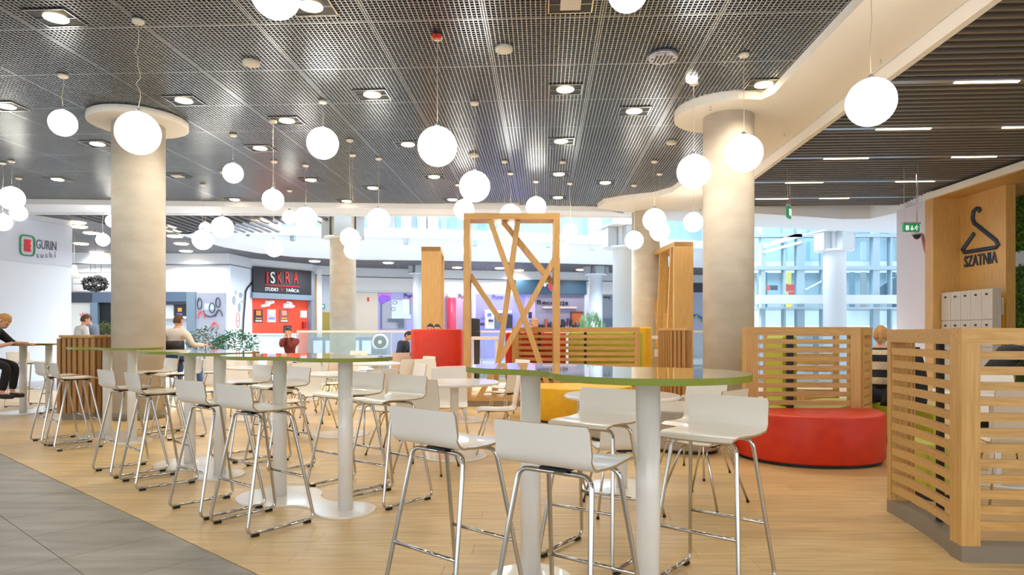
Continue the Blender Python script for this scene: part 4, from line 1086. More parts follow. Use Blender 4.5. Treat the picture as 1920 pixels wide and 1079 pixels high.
# white tile relief panels of the upper wall there
wt = shop('panelled_wall', 'white panelled upper wall with faint joints behind the black ring lamp', 'wall panels', 170)
for a, b in ((138, 170), (172, 190), (192, 214)):
    for y0, y1 in ((476, 488), (490, 511), (513, 532), (534, 547)): sp('wall_panel', a, b, y0, y1, WHITE, wt, .04, .01)
# black curly lamp
o0 = at(178, 533, 20)
t = thing('ring_lamp', 'black pendant lamp made of many curled loops, left of the left column', 'pendant lamp', o0)
rr = random.Random(4); m = MB()
for k in range(120):
    v = Vector((rr.gauss(0, 1), rr.gauss(0, .6), rr.gauss(0, 1))).normalized(); c = Vector((v.x*.34, v.y*.22, v.z*.20)); rad = rr.uniform(.045, .08)
    a = Vector((rr.gauss(0, 1), rr.gauss(0, 1), rr.gauss(0, 1))).normalized(); b = a.cross(v).normalized()
    pts = [c+(a*math.cos(q)+b*math.sin(q))*rad for q in [2*PI*i/10 for i in range(9)]]
    m.tube(pts, .016, 5)
o = m.build('loops', BLACK, t); o['kind'] = 'stuff'
MB().tube([(0, 0, .1), (0, 0, CH+3.15-o0.z)], .006, 5).build('cord', BLACK, t)
o0 = at(139, 510, 21); t = thing('cone_lamp', 'beige cone pendant lamp peeping out right of the white sushi wall', 'pendant lamp', o0)
MB().lathe([(.16, -.2), (.07, .2), (.03, .22)], 24).build('shade', DISC, t); MB().tube([(0, 0, .2), (0, 0, CH+3.15-o0.z)], .006, 5).build('cord', CORD, t)
# mural panel
mu = shop('mural_panel', 'grey-blue wall mural with dark curly rings and red arches', 'mural', 397)
sp('panel', 370, 424, 550, 690, MURAL, mu, .10)
def ringm(t, px, y, rx, ry, r_, mt, a0=0, a1=360, off=.13, name='drawn_ring'):
    M = Matrix.Translation(-t.location) @ wM(px, y, off); d_ = wd(px).y/F; pts = []
    n_ = 20
    for k in range(n_+(0 if a1-a0 >= 360 else 1)):
        a = math.radians(a0+(a1-a0)*k/n_); pts.append(M @ Vector((rx*d_*math.cos(a), ry*d_*math.sin(a), 0)))
    MB().tube(pts, r_*d_, 5, closed=(a1-a0 >= 360)).build(name, mt, t)
INK = pm('ink_dark', (60, 62, 82)); CORAL = pm('coral', (232, 96, 96)); PALE = pm('pale_cyan', (190, 222, 236))
for a in ((377, 570, 4, 10, 1, INK), (411, 568, 4, 9, 1, INK), (397, 583, 13, 11, 1.2, INK, 180, 360), (400, 578, 5, 9, 1, INK), (413, 594, 6, 12, 1, INK, 0, 180), (380, 596, 6, 12, 1.6, CORAL, 0, 180), (405, 616, 6, 11, 1.6, CORAL, 0, 180)): ringm(mu, *a)
sp('pale_blotch', 386, 405, 570, 581, PALE, mu, .01, .10)
# column-like white panel with plant drawing
pd = shop('drawn_panel', 'white wall panel with a dark stem, grey leaves and a red circle drawn on it', 'mural', 446)
sp('panel', 425, 466, 500, 690, pm('panel_white_blue', (222, 230, 240), .6), pd, .16)
ringm(pd, 437.5, 601, 6, 14, .8, CORAL, off=.19); ringm(pd, 437.5, 602, .8, 1.4, .7, CORAL, off=.19)
M = Matrix.Translation(-pd.location)
pts = [M @ wM(px, y, .2).translation for px, y in ((466, 530), (455, 541), (452, 548), (450, 575), (448, 600), (446, 640))]
MB().tube(pts, .035, 6).build('drawn_stem', SDARK, pd)
for px, y, rx, ry in ((431, 564, 3.5, 9), (443, 554, 4, 5), (441, 577, 3, 9), (434, 549, 1.2, 5), (446, 566, 5, 1.2)):
    d_ = wd(px).y/F; MB().ell(M @ wM(px, y, .18).translation, (rx*d_, .02, ry*d_), 12, 8).build('drawn_leaf', pm('leaf_grey', (160, 172, 186)) if 'leaf_grey' not in bpy.data.materials else bpy.data.materials['leaf_grey'], pd)
# ISKRA
ik = shop('dance_studio_front', 'dance studio front with black sign over a bright red wall with posters', 'shop front', 522)
sp('sign_board', 468, 578, 505, 551, pm('sign_black', (46, 46, 52), .5), ik, .30)
sp('lintel', 466, 580, 552, 562, pm('lintel_steel', (136, 154, 170), .4, metal=.3), ik, .34)
CORW = pm('coral_red_wall', (250, 82, 48), .6, noise=((1, 1, 1), (240, 70, 40), 2)); sp('red_wall', 468, 575, 562, 690, CORW, ik, .08)
sp('jamb', 575, 581, 510, 690, pm('jamb_grey', (140, 150, 164)), ik, .32)
sp('wood_panel', 581, 590, 514, 690, OAK, ik, .12); sp('white_jamb', 590, 600, 506, 690, WHITE, ik, .2)
RL = pm('letter_red', (216, 30, 30), .5); WL_ = pm('letter_white', (244, 244, 244), .5)
for ch, px, mm in (('I', 493, RL), ('S', 503, WL_), ('K', 516, RL), ('R', 531, RL), ('A', 546, RL)): stext('sign_letter', ch, px, 521.5, 21, 3 if ch == 'I' else 8, mm, ik, .33)
sp('sign_rule', 489, 554, 536.5, 538, RL, ik, .02, .31)
stext('sign_lettering', 'STUDIO', 501, 543.5, 6.5, 24, WL_, ik, .33); stext('sign_lettering', 'TAŃCA', 540, 545, 7.5, 25, WL_, ik, .33); sp('sign_dot', 519, 522, 543, 546, RL, ik, .02, .31)
for i, px in enumerate((482, 506.5, 530)):
    fr = sp('poster', px-8, px+8, 581, 605, [SDARK, pm('poster_grey', (190, 190, 200)), pm('poster_brown', (150, 90, 80))][i], ik, .03, .08)
    sp('poster_picture', px-4.5, px+4.5, 583, 592, [pm('poster_orange', (240, 130, 50)), WHITE, pm('poster_pink', (230, 150, 130))][i], ik, .01, .115)
    sp('poster_caption', px-6, px+6, 601, 603.5, WHITE, ik, .01, .115)
    sp('poster_band', px-5.5, px+5.5, 596, 599, [pm('band_tan', (190, 130, 90)), pm('band_violet', (150, 120, 220)), pm('band_amber', (236, 150, 70))][i], ik, .01, .115)
for px, y, n_ in ((497, 569, 0), (536, 572, 1)):
    m = MB(); d_ = wd(px).y/F; L = ((0, 0, 10, 5), (-8, 5, 8, 3), (8, -2, 8, 4), (-2, 4, 9, 3)) if n_ == 0 else ((0, -2, 10, 5), (-5, 2, 10, 5), (5, 3, 10, 4), (0, 4, 14, 3))
    for a in L: m.ell(M*0 @ Vector() if False else (wM(px+a[0], y+a[1], .10).translation-ik.location), (a[2]*d_, .03, a[3]*d_), 12, 6)
    o = m.build('white_splash', WL_, ik); o['kind'] = 'stuff'
sp('notice', 561, 573, 583, 596, WHITE, ik, .02, .08); sp('red_box', 564, 569, 604, 616, pm('box_dark_red', (170, 40, 40)), ik, .15, .08)
ct = thing('reception_desk', 'light grey desk in front of the coral wall behind the man in burgundy', 'desk', (at(508, 640, 24).x, 24, 0))
MB().box((0, 0, .62), (1.7, .6, 1.2)).build('front', pm('desk_grey', (196, 204, 214)), ct); MB().box((0, 0, 1.24), (1.8, .7, .05)).build('top', WHITE, ct); MB().box((.6, 0, 1.42), (.3, .05, .28)).build('monitor', DARK, ct)
# recess with exit sign and olive door
rc = shop('service_door', 'olive service door in a grey recess with a small green exit sign above', 'door', 608)
sp('recess_wall', 600, 622, 508, 690, pm('recess_grey', (182, 190, 204)), rc, .06); sp('door_leaf', 602, 619, 586, 690, pm('olive_door', (164, 146, 64)), rc, .05, .06); sp('door_frame', 600, 602, 583, 690, SILV, rc, .06, .06)
sp('exit_panel', 601, 607.5, 571, 579, EG, rc, .08, .06); sp('exit_mark', 603, 605.5, 573, 577, WHITE, rc, .01, .145)
# shop windows across
ws = shop('shop_front', 'pale shop windows with violet blotches and a short word, left of the end-on oak frame', 'shop front', 725)
sp('frame', 664, 790, 547.5, 549, SILV, ws, .1); sp('beige_window', 664, 708, 549, 690, pm('window_beige', (214, 202, 186), .4), ws, .04)
sp('violet_window', 708, 782, 549, 690, pm('window_violet', (176, 172, 226), .4), ws, .04); sp('pink_banner', 708, 733, 550, 557, pm('banner_pink', (224, 130, 226)), ws, .03, .04); sp('pink_banner', 768, 779, 558, 563, pm('banner_rose', (230, 150, 200)), ws, .03, .04)
for px, y, rx, ry, c in ((716, 562, 9, 8, (160, 110, 240)), (722, 560, 10, 5, (150, 110, 240))):
    d_ = wd(px).y/F; MB().ell(wM(px, y, .07).translation-ws.location, (rx*d_, .03, ry*d_), 14, 8).build('violet_blotch', pm('blotch_violet', c), ws)
sp('lower_view', 716, 762, 566, 617, pm('view_grey', (170, 172, 190)), ws, .02, .04); sp('bright_pane', 734, 770, 563, 598, pm('view_bright', (216, 232, 238)), ws, .02, .065); sp('bright_pane', 754, 768, 562, 590, pm('view_brighter', (232, 246, 242)), ws, .02, .09)
sp('dark_item', 727, 757, 598, 603, SLATE, ws, .05, .09); sp('dark_item', 746, 757, 603, 614, SLATE, ws, .05, .09); sp('mullion', 713, 716, 570, 617, SLATE, ws, .04, .06); sp('mullion', 768, 769, 562, 590, SLATE, ws, .04, .11)
stext('word', 'Puro', 768, 555, 8, 21, pm('word_violet', (70, 60, 150)), ws, .08); 
for px, y, rx in ((740, 568, 4), (737, 580, 4)): ringm(ws, px, y, rx, rx*.8, .5, pm('ring_violet', (120, 130, 200)), off=.1)
sp('red_mark', 688, 692, 558, 566, pm('mark_red', (200, 80, 60)), ws, .02, .04)
w2 = shop('shop_front', 'lilac shop window with two red cylinders, between the oak frames', 'shop front', 850)
sp('pane', 827, 886, 550, 690, pm('pane_lilac', (204, 182, 216), .4), w2, .04)
CR = pm('cylinder_red', (214, 60, 96), .4)
for px, w_, y0 in ((845, 17, 560), (873, 12, 568)):
    c = wM(px, 600, .35).translation-w2.location; d_ = wd(px).y/F; zt = CH+(HY-y0)*wd(px).y/F
    cy = MB().lathe([(w_/2*d_, 0), (w_/2*d_, zt)], 24, (c.x, c.y)).build('red_cylinder', CR, w2)
    MB().lathe([(w_/2*d_*.99, zt), (w_/2*d_*.99, zt+9*d_)], 24, (c.x, c.y)).build('cream_top', pm('cream', (244, 236, 220)), cy)
stext('word', 'Pu', 864, 556, 8, 9, pm('word_dark', (60, 60, 100)), w2, .08)
w3 = shop('shop_front', 'violet-blue lit shop with white shelves seen through the tall oak frame', 'shop front', 945)
sp('back_wall', 892, 1003, 552, 690, pm('lit_violet', (138, 136, 250), .5, emis=(120, 116, 250), es=.25), w3, .04); sp('pink_edge', 984, 1003, 552, 690, pm('lit_lilac', (190, 170, 236), .5), w3, .03, .04)
stext('word', 'Puro', 933, 557, 7, 20, pm('word_blue', (70, 70, 210)), w3, .08); sp('white_unit', 908, 925, 582, 617, WHITE, w3, .3, .04); sp('white_unit', 930, 957, 583, 588, WHITE, w3, .3, .04)
for a, b, y0, y1 in ((899, 907, 596, 600), (898, 906, 606, 611), (912, 919, 588, 594), (914, 922, 600, 604), (925, 940, 590, 616), (942, 958, 591, 616), (988, 994, 586, 598), (990, 994, 600, 610)): sp('shelf_goods', a, b, y0, y1, rr.choice([SDARK, SLATE, pm('goods_violet', (80, 60, 110)), pm('goods_blue', (90, 130, 190))]), w3, .1, .34)
w4 = shop('shop_front', 'reception with a dark teal header band and the word Recepcja on a lilac-grey wall', 'shop front', 1050)
sp('header_band', 965, 1096, 527, 552, pm('teal_band', (44, 76, 98), .5), w4, .3); sp('back_wall', 1003, 1094, 552, 690, pm('lilac_grey_wall', (146, 138, 160), .6), w4, .04); sp('pilaster', 1094, 1104, 553, 690, pm('pilaster_pale', (206, 210, 216)), w4, .2)
stext('word', 'Recepcja', 1036, 569, 11, 58, pm('word_black', (24, 24, 32)), w4, .08); sp('light_shelf', 1017, 1079, 575.5, 579, pm('shelf_tan', (206, 186, 180)), w4, .2, .04)
sp('orange_door', 1071, 1091, 587, 617, pm('door_orange', (190, 96, 46)), w4, .06, .04); sp('door_frame', 1069, 1071, 585, 617, pm('frame_maroon', (110, 50, 36)), w4, .1, .04); sp('door_frame', 1069, 1092, 585, 587, pm('frame_maroon2', (110, 50, 36)), w4, .1, .04)
d_ = wd(1028).y/F
for px, y, rx, ry, c in ((1028, 537, 5, 6, 0), (1031, 543, 5, 4, 0), (1019, 535, 3, 4, 1), (1023, 532, 3, 2, 1), (1034, 546, 3, 3, 1)): MB().ell(wM(px, y, .33).translation-w4.location, (rx*d_, .03, ry*d_), 12, 8).build('logo_blob', [CR, WL_][c], w4)
rr = random.Random(8)
for k in range(16): px = 1005+k*5.2; h_ = rr.uniform(5, 20); sp('shelf_goods', px, px+4, 616-h_, 616, rr.choice([SDARK, DARK, SDARK, pm('goods_dusk', (90, 60, 90)), pm('goods_rust', (170, 80, 60))]), w4, .15, .05)
w5 = shop('shop_front', 'dim shop window with small dark lettering between the white columns', 'shop front', 1140)
sp('pane', 1104, 1175, 553, 690, pm('pane_dim', (140, 146, 160), .4), w5, .04); stext('word', 'ory', 1137, 559, 5, 13, pm('word_ink', (50, 50, 70)), w5, .08); sp('dark_lower', 1120, 1160, 598, 617, SLATE, w5, .1, .04)
w6 = shop('shop_front', 'shop strip with dark heads-high band behind the oblique oak frame', 'shop front', 1260)
sp('dark_band', 1200, 1330, 530, 548, pm('band_plum', (70, 66, 80)), w6, .1); sp('pane', 1200, 1330, 548, 690, pm('pane_grey', (170, 176, 196), .4), w6, .04); sp('red_stripe', 1241, 1248, 562, 604, pm('stripe_rust', (150, 76, 76)), w6, .02, .05)
ringm(w6, 1300, 602, 20, 10, 2, pm('stroke_blue', (80, 110, 210)), 20, 120, .1, 'painted_stroke'); ringm(w6, 1308, 604, 10, 12, 2, pm('stroke_green', (170, 210, 70)), 0, 140, .1, 'painted_stroke')
# round fan-like disc behind the glass
o0 = at(713, 642, 21); t = thing('round_disc_stand', 'big dark round disc with a white rim and hub behind the glass railing', 'display', (o0.x, 21, 0))
r0 = 12.5*21/F; m = MB().lathe([(r0, -.04), (r0, .04)], 40); me = m.build('disc', pm('disc_dark', (74, 84, 86), .5), t, loc=(0, 0, o0.z)); me.rotation_euler = (PI/2, 0, 0)
pts = [(1.08*r0*math.cos(a), -.03, o0.z+1.08*r0*math.sin(a)) for a in [2*PI*k/32 for k in range(32)]]; MB().tube(pts, .035, 8, closed=True).build('rim', TWHITE, t)
MB().ell((0, -.06, o0.z), (.06, .04, .06), 12, 8).build('hub', WL_, t); MB().box((0, 0, (o0.z-r0)/2), (.5, .3, o0.z-r0)).build('stand', SLATE, t)
# white parasol-like small pavilion shapes behind railing
t = thing('display_counter', 'low grey display counters across the void, behind the glass railing', 'counter', (at(660, 0, 30).x, 29.6, 0))
MB().box((0, 0, .55), (3.2, .5, 1.1)).build('body', SLATE, t)
for k in range(6): MB().box((-1.35+k*.54, -.27, .65), (.4, .04, .6)).build('front_panel', INT, t)

# ------------------------------------------------------------------ plants
def bush(name, label, c, sx, sy, h, n_, mt, s0=.03, s1=.07, pot=None, up=.0, grp=None):
    t = thing(name, label, 'plant', c, 0, grp); m = MB(); r_ = random.Random(int(c[0]*97)+n_)
    for k in range(n_):
        v = Vector((r_.gauss(0, 1), r_.gauss(0, 1), r_.gauss(0, 1))).normalized()*r_.uniform(.4, 1)**.6
        p = Vector((v.x*sx, v.y*sy, pot[2] + h/2+v.z*h/2 if pot else h/2+v.z*h/2))
        a = Vector((r_.uniform(-1, 1), r_.uniform(-1, 1), r_.uniform(-.6, 1)+up)).normalized(); b = a.cross(Vector((r_.uniform(-1, 1), r_.uniform(-1, 1), r_.uniform(-1, 1)))).normalized(); s = r_.uniform(s0, s1)
        w_ = .45 if up < 1 else .12
        m.add([p, p+a*s+b*s*w_, p+a*s*2.2, p+a*s-b*s*w_], [(0, 1, 2, 3)])
    o = m.build('foliage', mt, t); o['kind'] = 'stuff'
    if pot: MB().box((0, 0, pot[2]/2), pot).build('planter', [WHITE, SLATE][0 if name != 'hedge' else 1], t, bev=.01)
    for q in range(3): MB().tube([((q-1)*sx*.4, 0, (pot[2] if pot else 0)), ((q-1)*sx*.5, .02, (pot[2] if pot else 0)+h*.6)], .012, 5).build('stem', pm('stem_brown', (90, 80, 50)) if 'stem_brown' not in bpy.data.materials else bpy.data.materials['stem_brown'], t)
    return t
bush('potted_ivy', 'loose green ivy in a white planter left of the man in burgundy', (at(440, 0, 16.4).x, 16.4, 0), .62, .2, .62, 520, LEAFC, .03, .06, (1.3, .35, .72))
bush('potted_ivy', 'darker ivy plant left of the loose ivy, before the grey mural', (at(385, 0, 16.9).x, 16.9, 0), .5, .25, .8, 420, pm('ivy_dull', (110, 130, 118), .7), .03, .07, (.9, .35, .62))
bush('hedge', 'strip of green hedge behind the slatted counter, left of the left column', (at(196, 0, 17.0).x, 17.0, 0), .55, .2, .6, 600, pm('hedge_green', (96, 112, 40), .7), .02, .05, (1.2, .4, .95))
bush('potted_grass', 'spiky pale green potted grass by the railing, right of the wooden frame', (at(1108, 0, 19).x, 19, 0), .38, .2, .75, 480, pm('grass_green', (120, 170, 130), .7), .06, .13, (.8, .3, 1.0), up=2.2)
bush('potted_grass', 'small pale potted grass directly right of the wooden frame post', (at(1066, 0, 19).x, 19, 0), .26, .2, .3, 200, pm('grass_pale', (170, 196, 180), .7), .03, .06, (.6, .3, 1.15), up=1)
# ------------------------------------------------------------------ white high tables at the back
t = thing('high_table', 'white square high table with panel legs between the low screen and the oblique oak frame', 'table', (at(1232, 0, 14.4).x, 14.4, 0))
MB().box((0, 0, 1.19), (.78, .7, .07)).build('table_top', TWHITE, t)
for s in (-1, 1): MB().box((s*.35, 0, .58), (.07, .66, 1.155)).build('leg_panel', TWHITE, t)
t = thing('high_table', 'white high table seen through the tall oak frame, left of its crossing bars', 'table', (at(908, 0, 14.5).x, 14.5, 0))
MB().box((0, 0, 1.17), (.62, .6, .07)).build('table_top', TWHITE, t)
for s in (-1, 1): MB().box((s*.27, 0, .57), (.06, .56, 1.135)).build('leg_panel', TWHITE, t)
place_stool(3.15, 13.75, .1, 1, 'white stool in front of the white high table near the oblique oak frame')
t = thing('black_bin', 'black round-topped bin seen through the left of the tall oak frame', 'bin', (at(892, 0, 17.2).x, 16.9, 0))
MB().lathe([(.11, 0), (.13, 1.30), (.13, 1.62), (.12, 1.66)], 24).build('body', DARK, t); MB().lathe([(.134, 1.30), (.134, 1.33)], 24).build('band', SDARK, t)
ptable(4.2, 5.75, 'round white table inside the nearest slatted booth')
pchair(3.80, 5.0, .3, .9, 'white chair inside the nearest slatted booth, by its corner')
pchair(4.9, 5.2, -.5, .6, 'white chair inside the nearest slatted booth at the right edge')
pchair(4.75, 6.5, -.4, -.9, 'white chair on the far side of the table inside the nearest booth')
t = thing('booth_bench', 'lime green seat of the nearest slatted booth, seen between its slats', 'bench', (3.15, 4.9, 0))
MB().prism([(0, .1), (.35, .1), (.33, .5), (-.05, .42)], .05, .44).build('seat_cushion', LIME, t, bev=.02)
MB().prism([(.03, .13), (.32, .13), (.30, .45), (-.02, .38)], 0, .05).build('base', BLACK, t)

# ------------------------------------------------------------------ people
def skin_mesh(name, verts, edges, radii, mt, root, sub=1):
    me = bpy.data.meshes.new(name); me.from_pydata([tuple(v) for v in verts], edges, []); o = bpy.data.objects.new(name, me); COL.objects.link(o)
    sk = o.modifiers.new('skin', 'SKIN'); sk.use_smooth_shade = True
    for i, r_ in enumerate(radii): me.skin_vertices[0].data[i].radius = (r_, r_) if not isinstance(r_, tuple) else r_
    me.skin_vertices[0].data[root].use_root = True
    ss = o.modifiers.new('sub', 'SUBSURF'); ss.levels = sub; ss.render_levels = sub
    bpy.context.view_layer.update()
    m2 = bpy.data.meshes.new_from_object(o.evaluated_get(bpy.context.evaluated_depsgraph_get())); bpy.data.objects.remove(o)
    m2.name = name; m2.materials.clear(); m2.materials.append(mt)
    for p in m2.polygons: p.use_smooth = True; p.material_index = 0
    return m2
def ik2(a, b, l1, l2, hint):
    a, b = Vector(a), Vector(b); d = b-a; L = min(d.length, (l1+l2)*.995); d.normalize(); b = a+d*L
    x = (l1*l1-l2*l2+L*L)/(2*L); h = math.sqrt(max(l1*l1-x*x, 0)); n_ = Vector(hint)-d*Vector(hint).dot(d); n_.normalize()
    return a+d*x+n_*h, b
def person(label, loc, rz, hs, lean=.2, headp=.3, headyaw=0, hands=None, feet=None, top=(60, 60, 60), legs=(40, 44, 60), hair=HAIRD, sleeve=1.0, stripes=None, pony=False, knees=None, sc=1.0, rest=None):
    t = thing('person', label, 'person', loc, rz)
    P0 = Vector((0, 0, hs+.10)); D = Vector((0, math.sin(lean), math.cos(lean)))
    wst = P0+D*.14; chs = P0+D*.32; shc = P0+D*.44; nk = P0+D*.50; hd = nk+Vector((0, math.sin(lean+headp*.6), math.cos(lean+headp*.6)))*.14
    sh = {s: shc+Vector((s*.17, 0, 0)) for s in (-1, 1)}; hp = {s: P0+Vector((s*.09, .02, -.02)) for s in (-1, 1)}
    hands = hands or {-1: (-.2, .35, hs+.16), 1: (.2, .35, hs+.16)}; feet = feet or {-1: (-.12, .42, .07), 1: (.12, .42, .07)}
    el, wr, kn, an = {}, {}, {}, {}
    for s in (-1, 1):
        el[s], wr[s] = ik2(sh[s], hands[s], .28, .25, (s*.5, -.2, -1)); kn[s], an[s] = ik2(hp[s], feet[s], .43, .42, (s*.1, 1, .5))
    # body
    V = [P0, wst, chs, shc, nk, nk+(hd-nk)*.6]; R_ = [.11, .095, .105, .07, .052, .05]; E = [(i, i+1) for i in range(5)]
    def av(p, r_, par): V.append(Vector(p)); R_.append(r_); E.append((par, len(V)-1)); return len(V)-1
    for s in (-1, 1):
        a = av(sh[s], .04, 3); b = av(el[s], .036, a); c = av(wr[s], .026, b); dr = (wr[s]-el[s]).normalized(); pm_ = av(wr[s]+dr*.05, (.036, .02), c)
        a = av(hp[s], .08, 0); b = av(kn[s], .052, a); c = av(an[s], .036, b); av(an[s]+Vector((0, .14, -.035)), .03, c)
    body = skin_mesh('body', V, E, R_, SKIN, 0)
    bm = bmesh.new(); bm.from_mesh(body)
    extra = MB()
    # fingers
    for s in (-1, 1):
        dr = (wr[s]-el[s]).normalized(); side = dr.cross(Vector((0, 0, 1))).normalized(); dn = Vector((0, 0, -1)); pc = wr[s]+dr*.055
        for k, ln_ in enumerate((.068, .078, .072, .056)):
            o_ = side*((k-1.5)*.019); p0 = pc+o_; extra.tube([p0, p0+dr*ln_*.45, p0+dr*ln_*.8+dn*.014, p0+dr*ln_+dn*.034], .0085, 6, r2=.006)
        p0 = wr[s]+dr*.02+side*(.03*-s); extra.tube([p0, p0+dr*.03+side*(-s*.022), p0+dr*.058+side*(-s*.028)+dn*.012], .0105, 6, r2=.007)
    # head
    Rm = Matrix.Rotation(headyaw, 3, 'Z') @ Matrix.Rotation(-(lean*.3+headp), 3, 'X')
    H = lambda x, y, z: hd+Rm @ Vector((x, y, z+.02))
    vs = []; fs = []; nu, nv = 24, 16
    for j in range(nv+1):
        th = PI*j/nv
        for i in range(nu):
            a = 2*PI*i/nu; x = math.sin(th)*math.cos(a); y = math.sin(th)*math.sin(a); z = math.cos(th)
            fx = .074*(1-.22*max(0, -z)**1.2); fy = .094; p = Vector((x*fx, y*fy+(.012 if z < -.3 and y > 0 else 0), z*.118))
            if y > .75 and -.45 < z < .15 and abs(x) < .22: p.y += .020*(1-abs(x)/.22)*(1-max(0, z+.1)*3 if z > -.1 else 1-(-.1-z)*1.6)  # nose
            if y > .6 and .05 < z < .25 and .2 < abs(x) < .6: p.y -= .007  # eye sockets
            vs.append(H(*p))
    for j in range(nv):
        for i in range(nu): fs.append((j*nu+i, (j+1)*nu+i, (j+1)*nu+(i+1) % nu, j*nu+(i+1) % nu))
    extra.add(vs, fs, True)
    for s in (-1, 1): extra.ell(H(s*.076, -.008, -.005), (.012, .022, .032), 8, 6, Rm)
    extra.cur = 1
    for s in (-1, 1): extra.ell(H(s*.03, .083, .018), (.012, .007, .007), 8, 6, Rm)
    extra.cur = 2; extra.ell(H(0, .092, -.058), (.024, .008, .007), 10, 6, Rm)
    em = extra.mesh('x', [SKIN, EYEM, LIPM]); bm.from_mesh(em); bm.to_mesh(body); bm.free()
    body.materials.append(EYEM); body.materials.append(LIPM)
    o = bpy.data.objects.new('body', body); COL.objects.link(o); o.parent = t
    # material indices: bmesh keeps them
    # top
    V = [P0+D*-.02, wst, chs, shc, nk]; R_ = [.14, .13, .15, .13, .068]; E = [(i, i+1) for i in range(4)]
    for s in (-1, 1):
        a = av(sh[s], .085, 3); b = av(el[s]*1.0, .052, a) if sleeve > .5 else av(sh[s]*.4+el[s]*.6, .055, a)
        if sleeve > .5: av(el[s]+(wr[s]-el[s])*(.9 if sleeve >= 1 else .3), .037, b)
    tm = mat('garment', top, .85, noise=((40, 40, 40), tuple(max(0, c-14) for c in top), 3))
    sm = skin_mesh('sweater', V, E, R_, tm, 0)
    if stripes:
        sm.materials.append(pm('stripe_dark', stripes))
        for p in sm.polygons:
            if int((p.center.z+.35*p.center.y+.03)/.085) % 2: p.material_index = 1
    o = bpy.data.objects.new('sweater', sm); COL.objects.link(o); o.parent = t
    V = [P0+Vector((0, 0, .02))]; R_ = [.135]; E = []
    for s in (-1, 1):
        a = av(hp[s], .098, 0); b = av(kn[s], .068, a); av(kn[s]+(an[s]-kn[s])*.9, .052, b)
    sm = skin_mesh('trousers', V, E, R_, mat('trouser_cloth', legs, .85), 0); o = bpy.data.objects.new('trousers', sm); COL.objects.link(o); o.parent = t
    for s in (-1, 1):
        a = an[s]; sm = skin_mesh('shoe', [a+Vector((0, -.04, -.02)), a+Vector((0, .06, -.03)), a+Vector((0, .17, -.04))], [(0, 1), (1, 2)], [.045, .045, .032], DARK, 0)
        o = bpy.data.objects.new('shoe', sm); COL.objects.link(o); o.parent = t
    # hair
    vs = []; fs = []; nu, nv = 26, 14
    for j in range(nv+1):
        th = PI*.80*j/nv
        for i in range(nu):
            a = 2*PI*i/nu; x = math.sin(th)*math.cos(a); y = math.sin(th)*math.sin(a); z = math.cos(th)
            lim = -.62 if y < -.05 else (-.05 if y < .25 else (.45 if y > .6 else -.05+.5*(y-.25)/.35))
            k = 1.0 if z > lim else .8
            rn = 1+.02*math.sin(7*a+5*z*3)
            vs.append(H(x*.081*k*rn, (y*.100-.006)*k*rn, z*.121*k+.004))
    for j in range(nv):
        for i in range(nu): fs.append((j*nu+i, (j+1)*nu+i, (j+1)*nu+(i+1) % nu, j*nu+(i+1) % nu))
    hm = MB().add(vs, fs, True)
    if pony: hm.tube([H(0, -.09, .03), H(0, -.13, .03), H(.01, -.16, -.02), H(.01, -.15, -.10), H(0, -.13, -.15)], .03, 8, r2=.012)
    hm.build('hair', hair, t)
    if sc != 1: t.scale = (sc,)*3
    return t
person('blond man in black bending over the bar table at the left edge', (-7.86, 9.72, 0), yaw(.97, .25), .80, .42, .75, 0, hands={-1: (-.02, .62, 1.125), 1: (.20, .50, 1.125)}, feet={-1: (-.1, .40, .38), 1: (.12, .36, .38)}, top=(26, 24, 28), legs=(24, 22, 26), hair=HAIRB, sleeve=.8)
d1 = 15.3
person('person with dark hair in a white shirt behind the slatted counter', (at(144, 0, d1).x, d1, 0), yaw(.6, .8), .86, .25, .2, top=(222, 226, 232), hair=HAIRM, feet={-1: (-.1, .4, .3), 1: (.1, .4, .3)})
person('person in a grey sweatshirt facing left behind the slatted counter', (at(178, 0, d1+.9).x, d1+.9, 0), yaw(-.95, .1), .90, .28, .2, top=(112, 122, 142), hair=HAIRM, feet={-1: (-.1, .4, .3), 1: (.1, .4, .3)})
t_ = person('man in a cream sweater seated with his back turned, right of left column', (at(328, 0, 12.2).x, 12.2, 0), yaw(.15, 1), .76, .12, .25, hands={-1: (-.3, .4, 1.05), 1: (.42, .3, 1.05)}, top=(234, 222, 210), legs=(70, 100, 160), hair=HAIRM, feet={-1: (-.2, .35, .3), 1: (.3, .3, .3)})
person('man in burgundy with his hands raised to his mouth, before the red studio front', (at(545, 0, 15.6).x, 15.6, 0), PI, .56, .22, .15, hands={-1: (-.03, .25, 1.20), 1: (.05, .25, 1.20)}, top=(122, 44, 38), hair=HAIRD)
person('small person in a dark jacket looking down, by the railing left of the red seat', (at(747, 0, 16.4).x, 16.4, 0), yaw(.95, -.25), .52, .35, .5, top=(52, 62, 86), hair=HAIRD)
person('blonde woman with a ponytail in a black and cream striped sweater', (4.40, 7.90, 0), yaw(.55, .83), .50, .10, .25, top=(228, 206, 178), stripes=(26, 24, 26), hair=HAIRB, pony=True)
person('dark-haired person in charcoal bent over a table at the right edge', (6.42, 8.9, 0), yaw(.95, -.1), .62, .75, .5, top=(52, 50, 52), hair=HAIRD, hands={-1: (-.15, .6, .85), 1: (.15, .6, .85)})
person('dark-haired person behind the red high-backed seat, left of the two', (at(805, 0, 13.7).x, 13.9, 0), PI, .60, .05, .05, top=(60, 60, 70), hair=HAIRD)
person('dark-haired person behind the red high-backed seat, right of the two', (at(820, 0, 14.5).x, 14.5, 0), PI, .60, .05, .05, top=(90, 60, 50), hair=HAIRD)
person('fair-haired person whose head shows above the left end of the low slatted screen', (at(1001, 0, 13.9).x, 13.9, 0), PI+.4, .72, .05, .1, top=(150, 60, 60), hair=HAIRB)
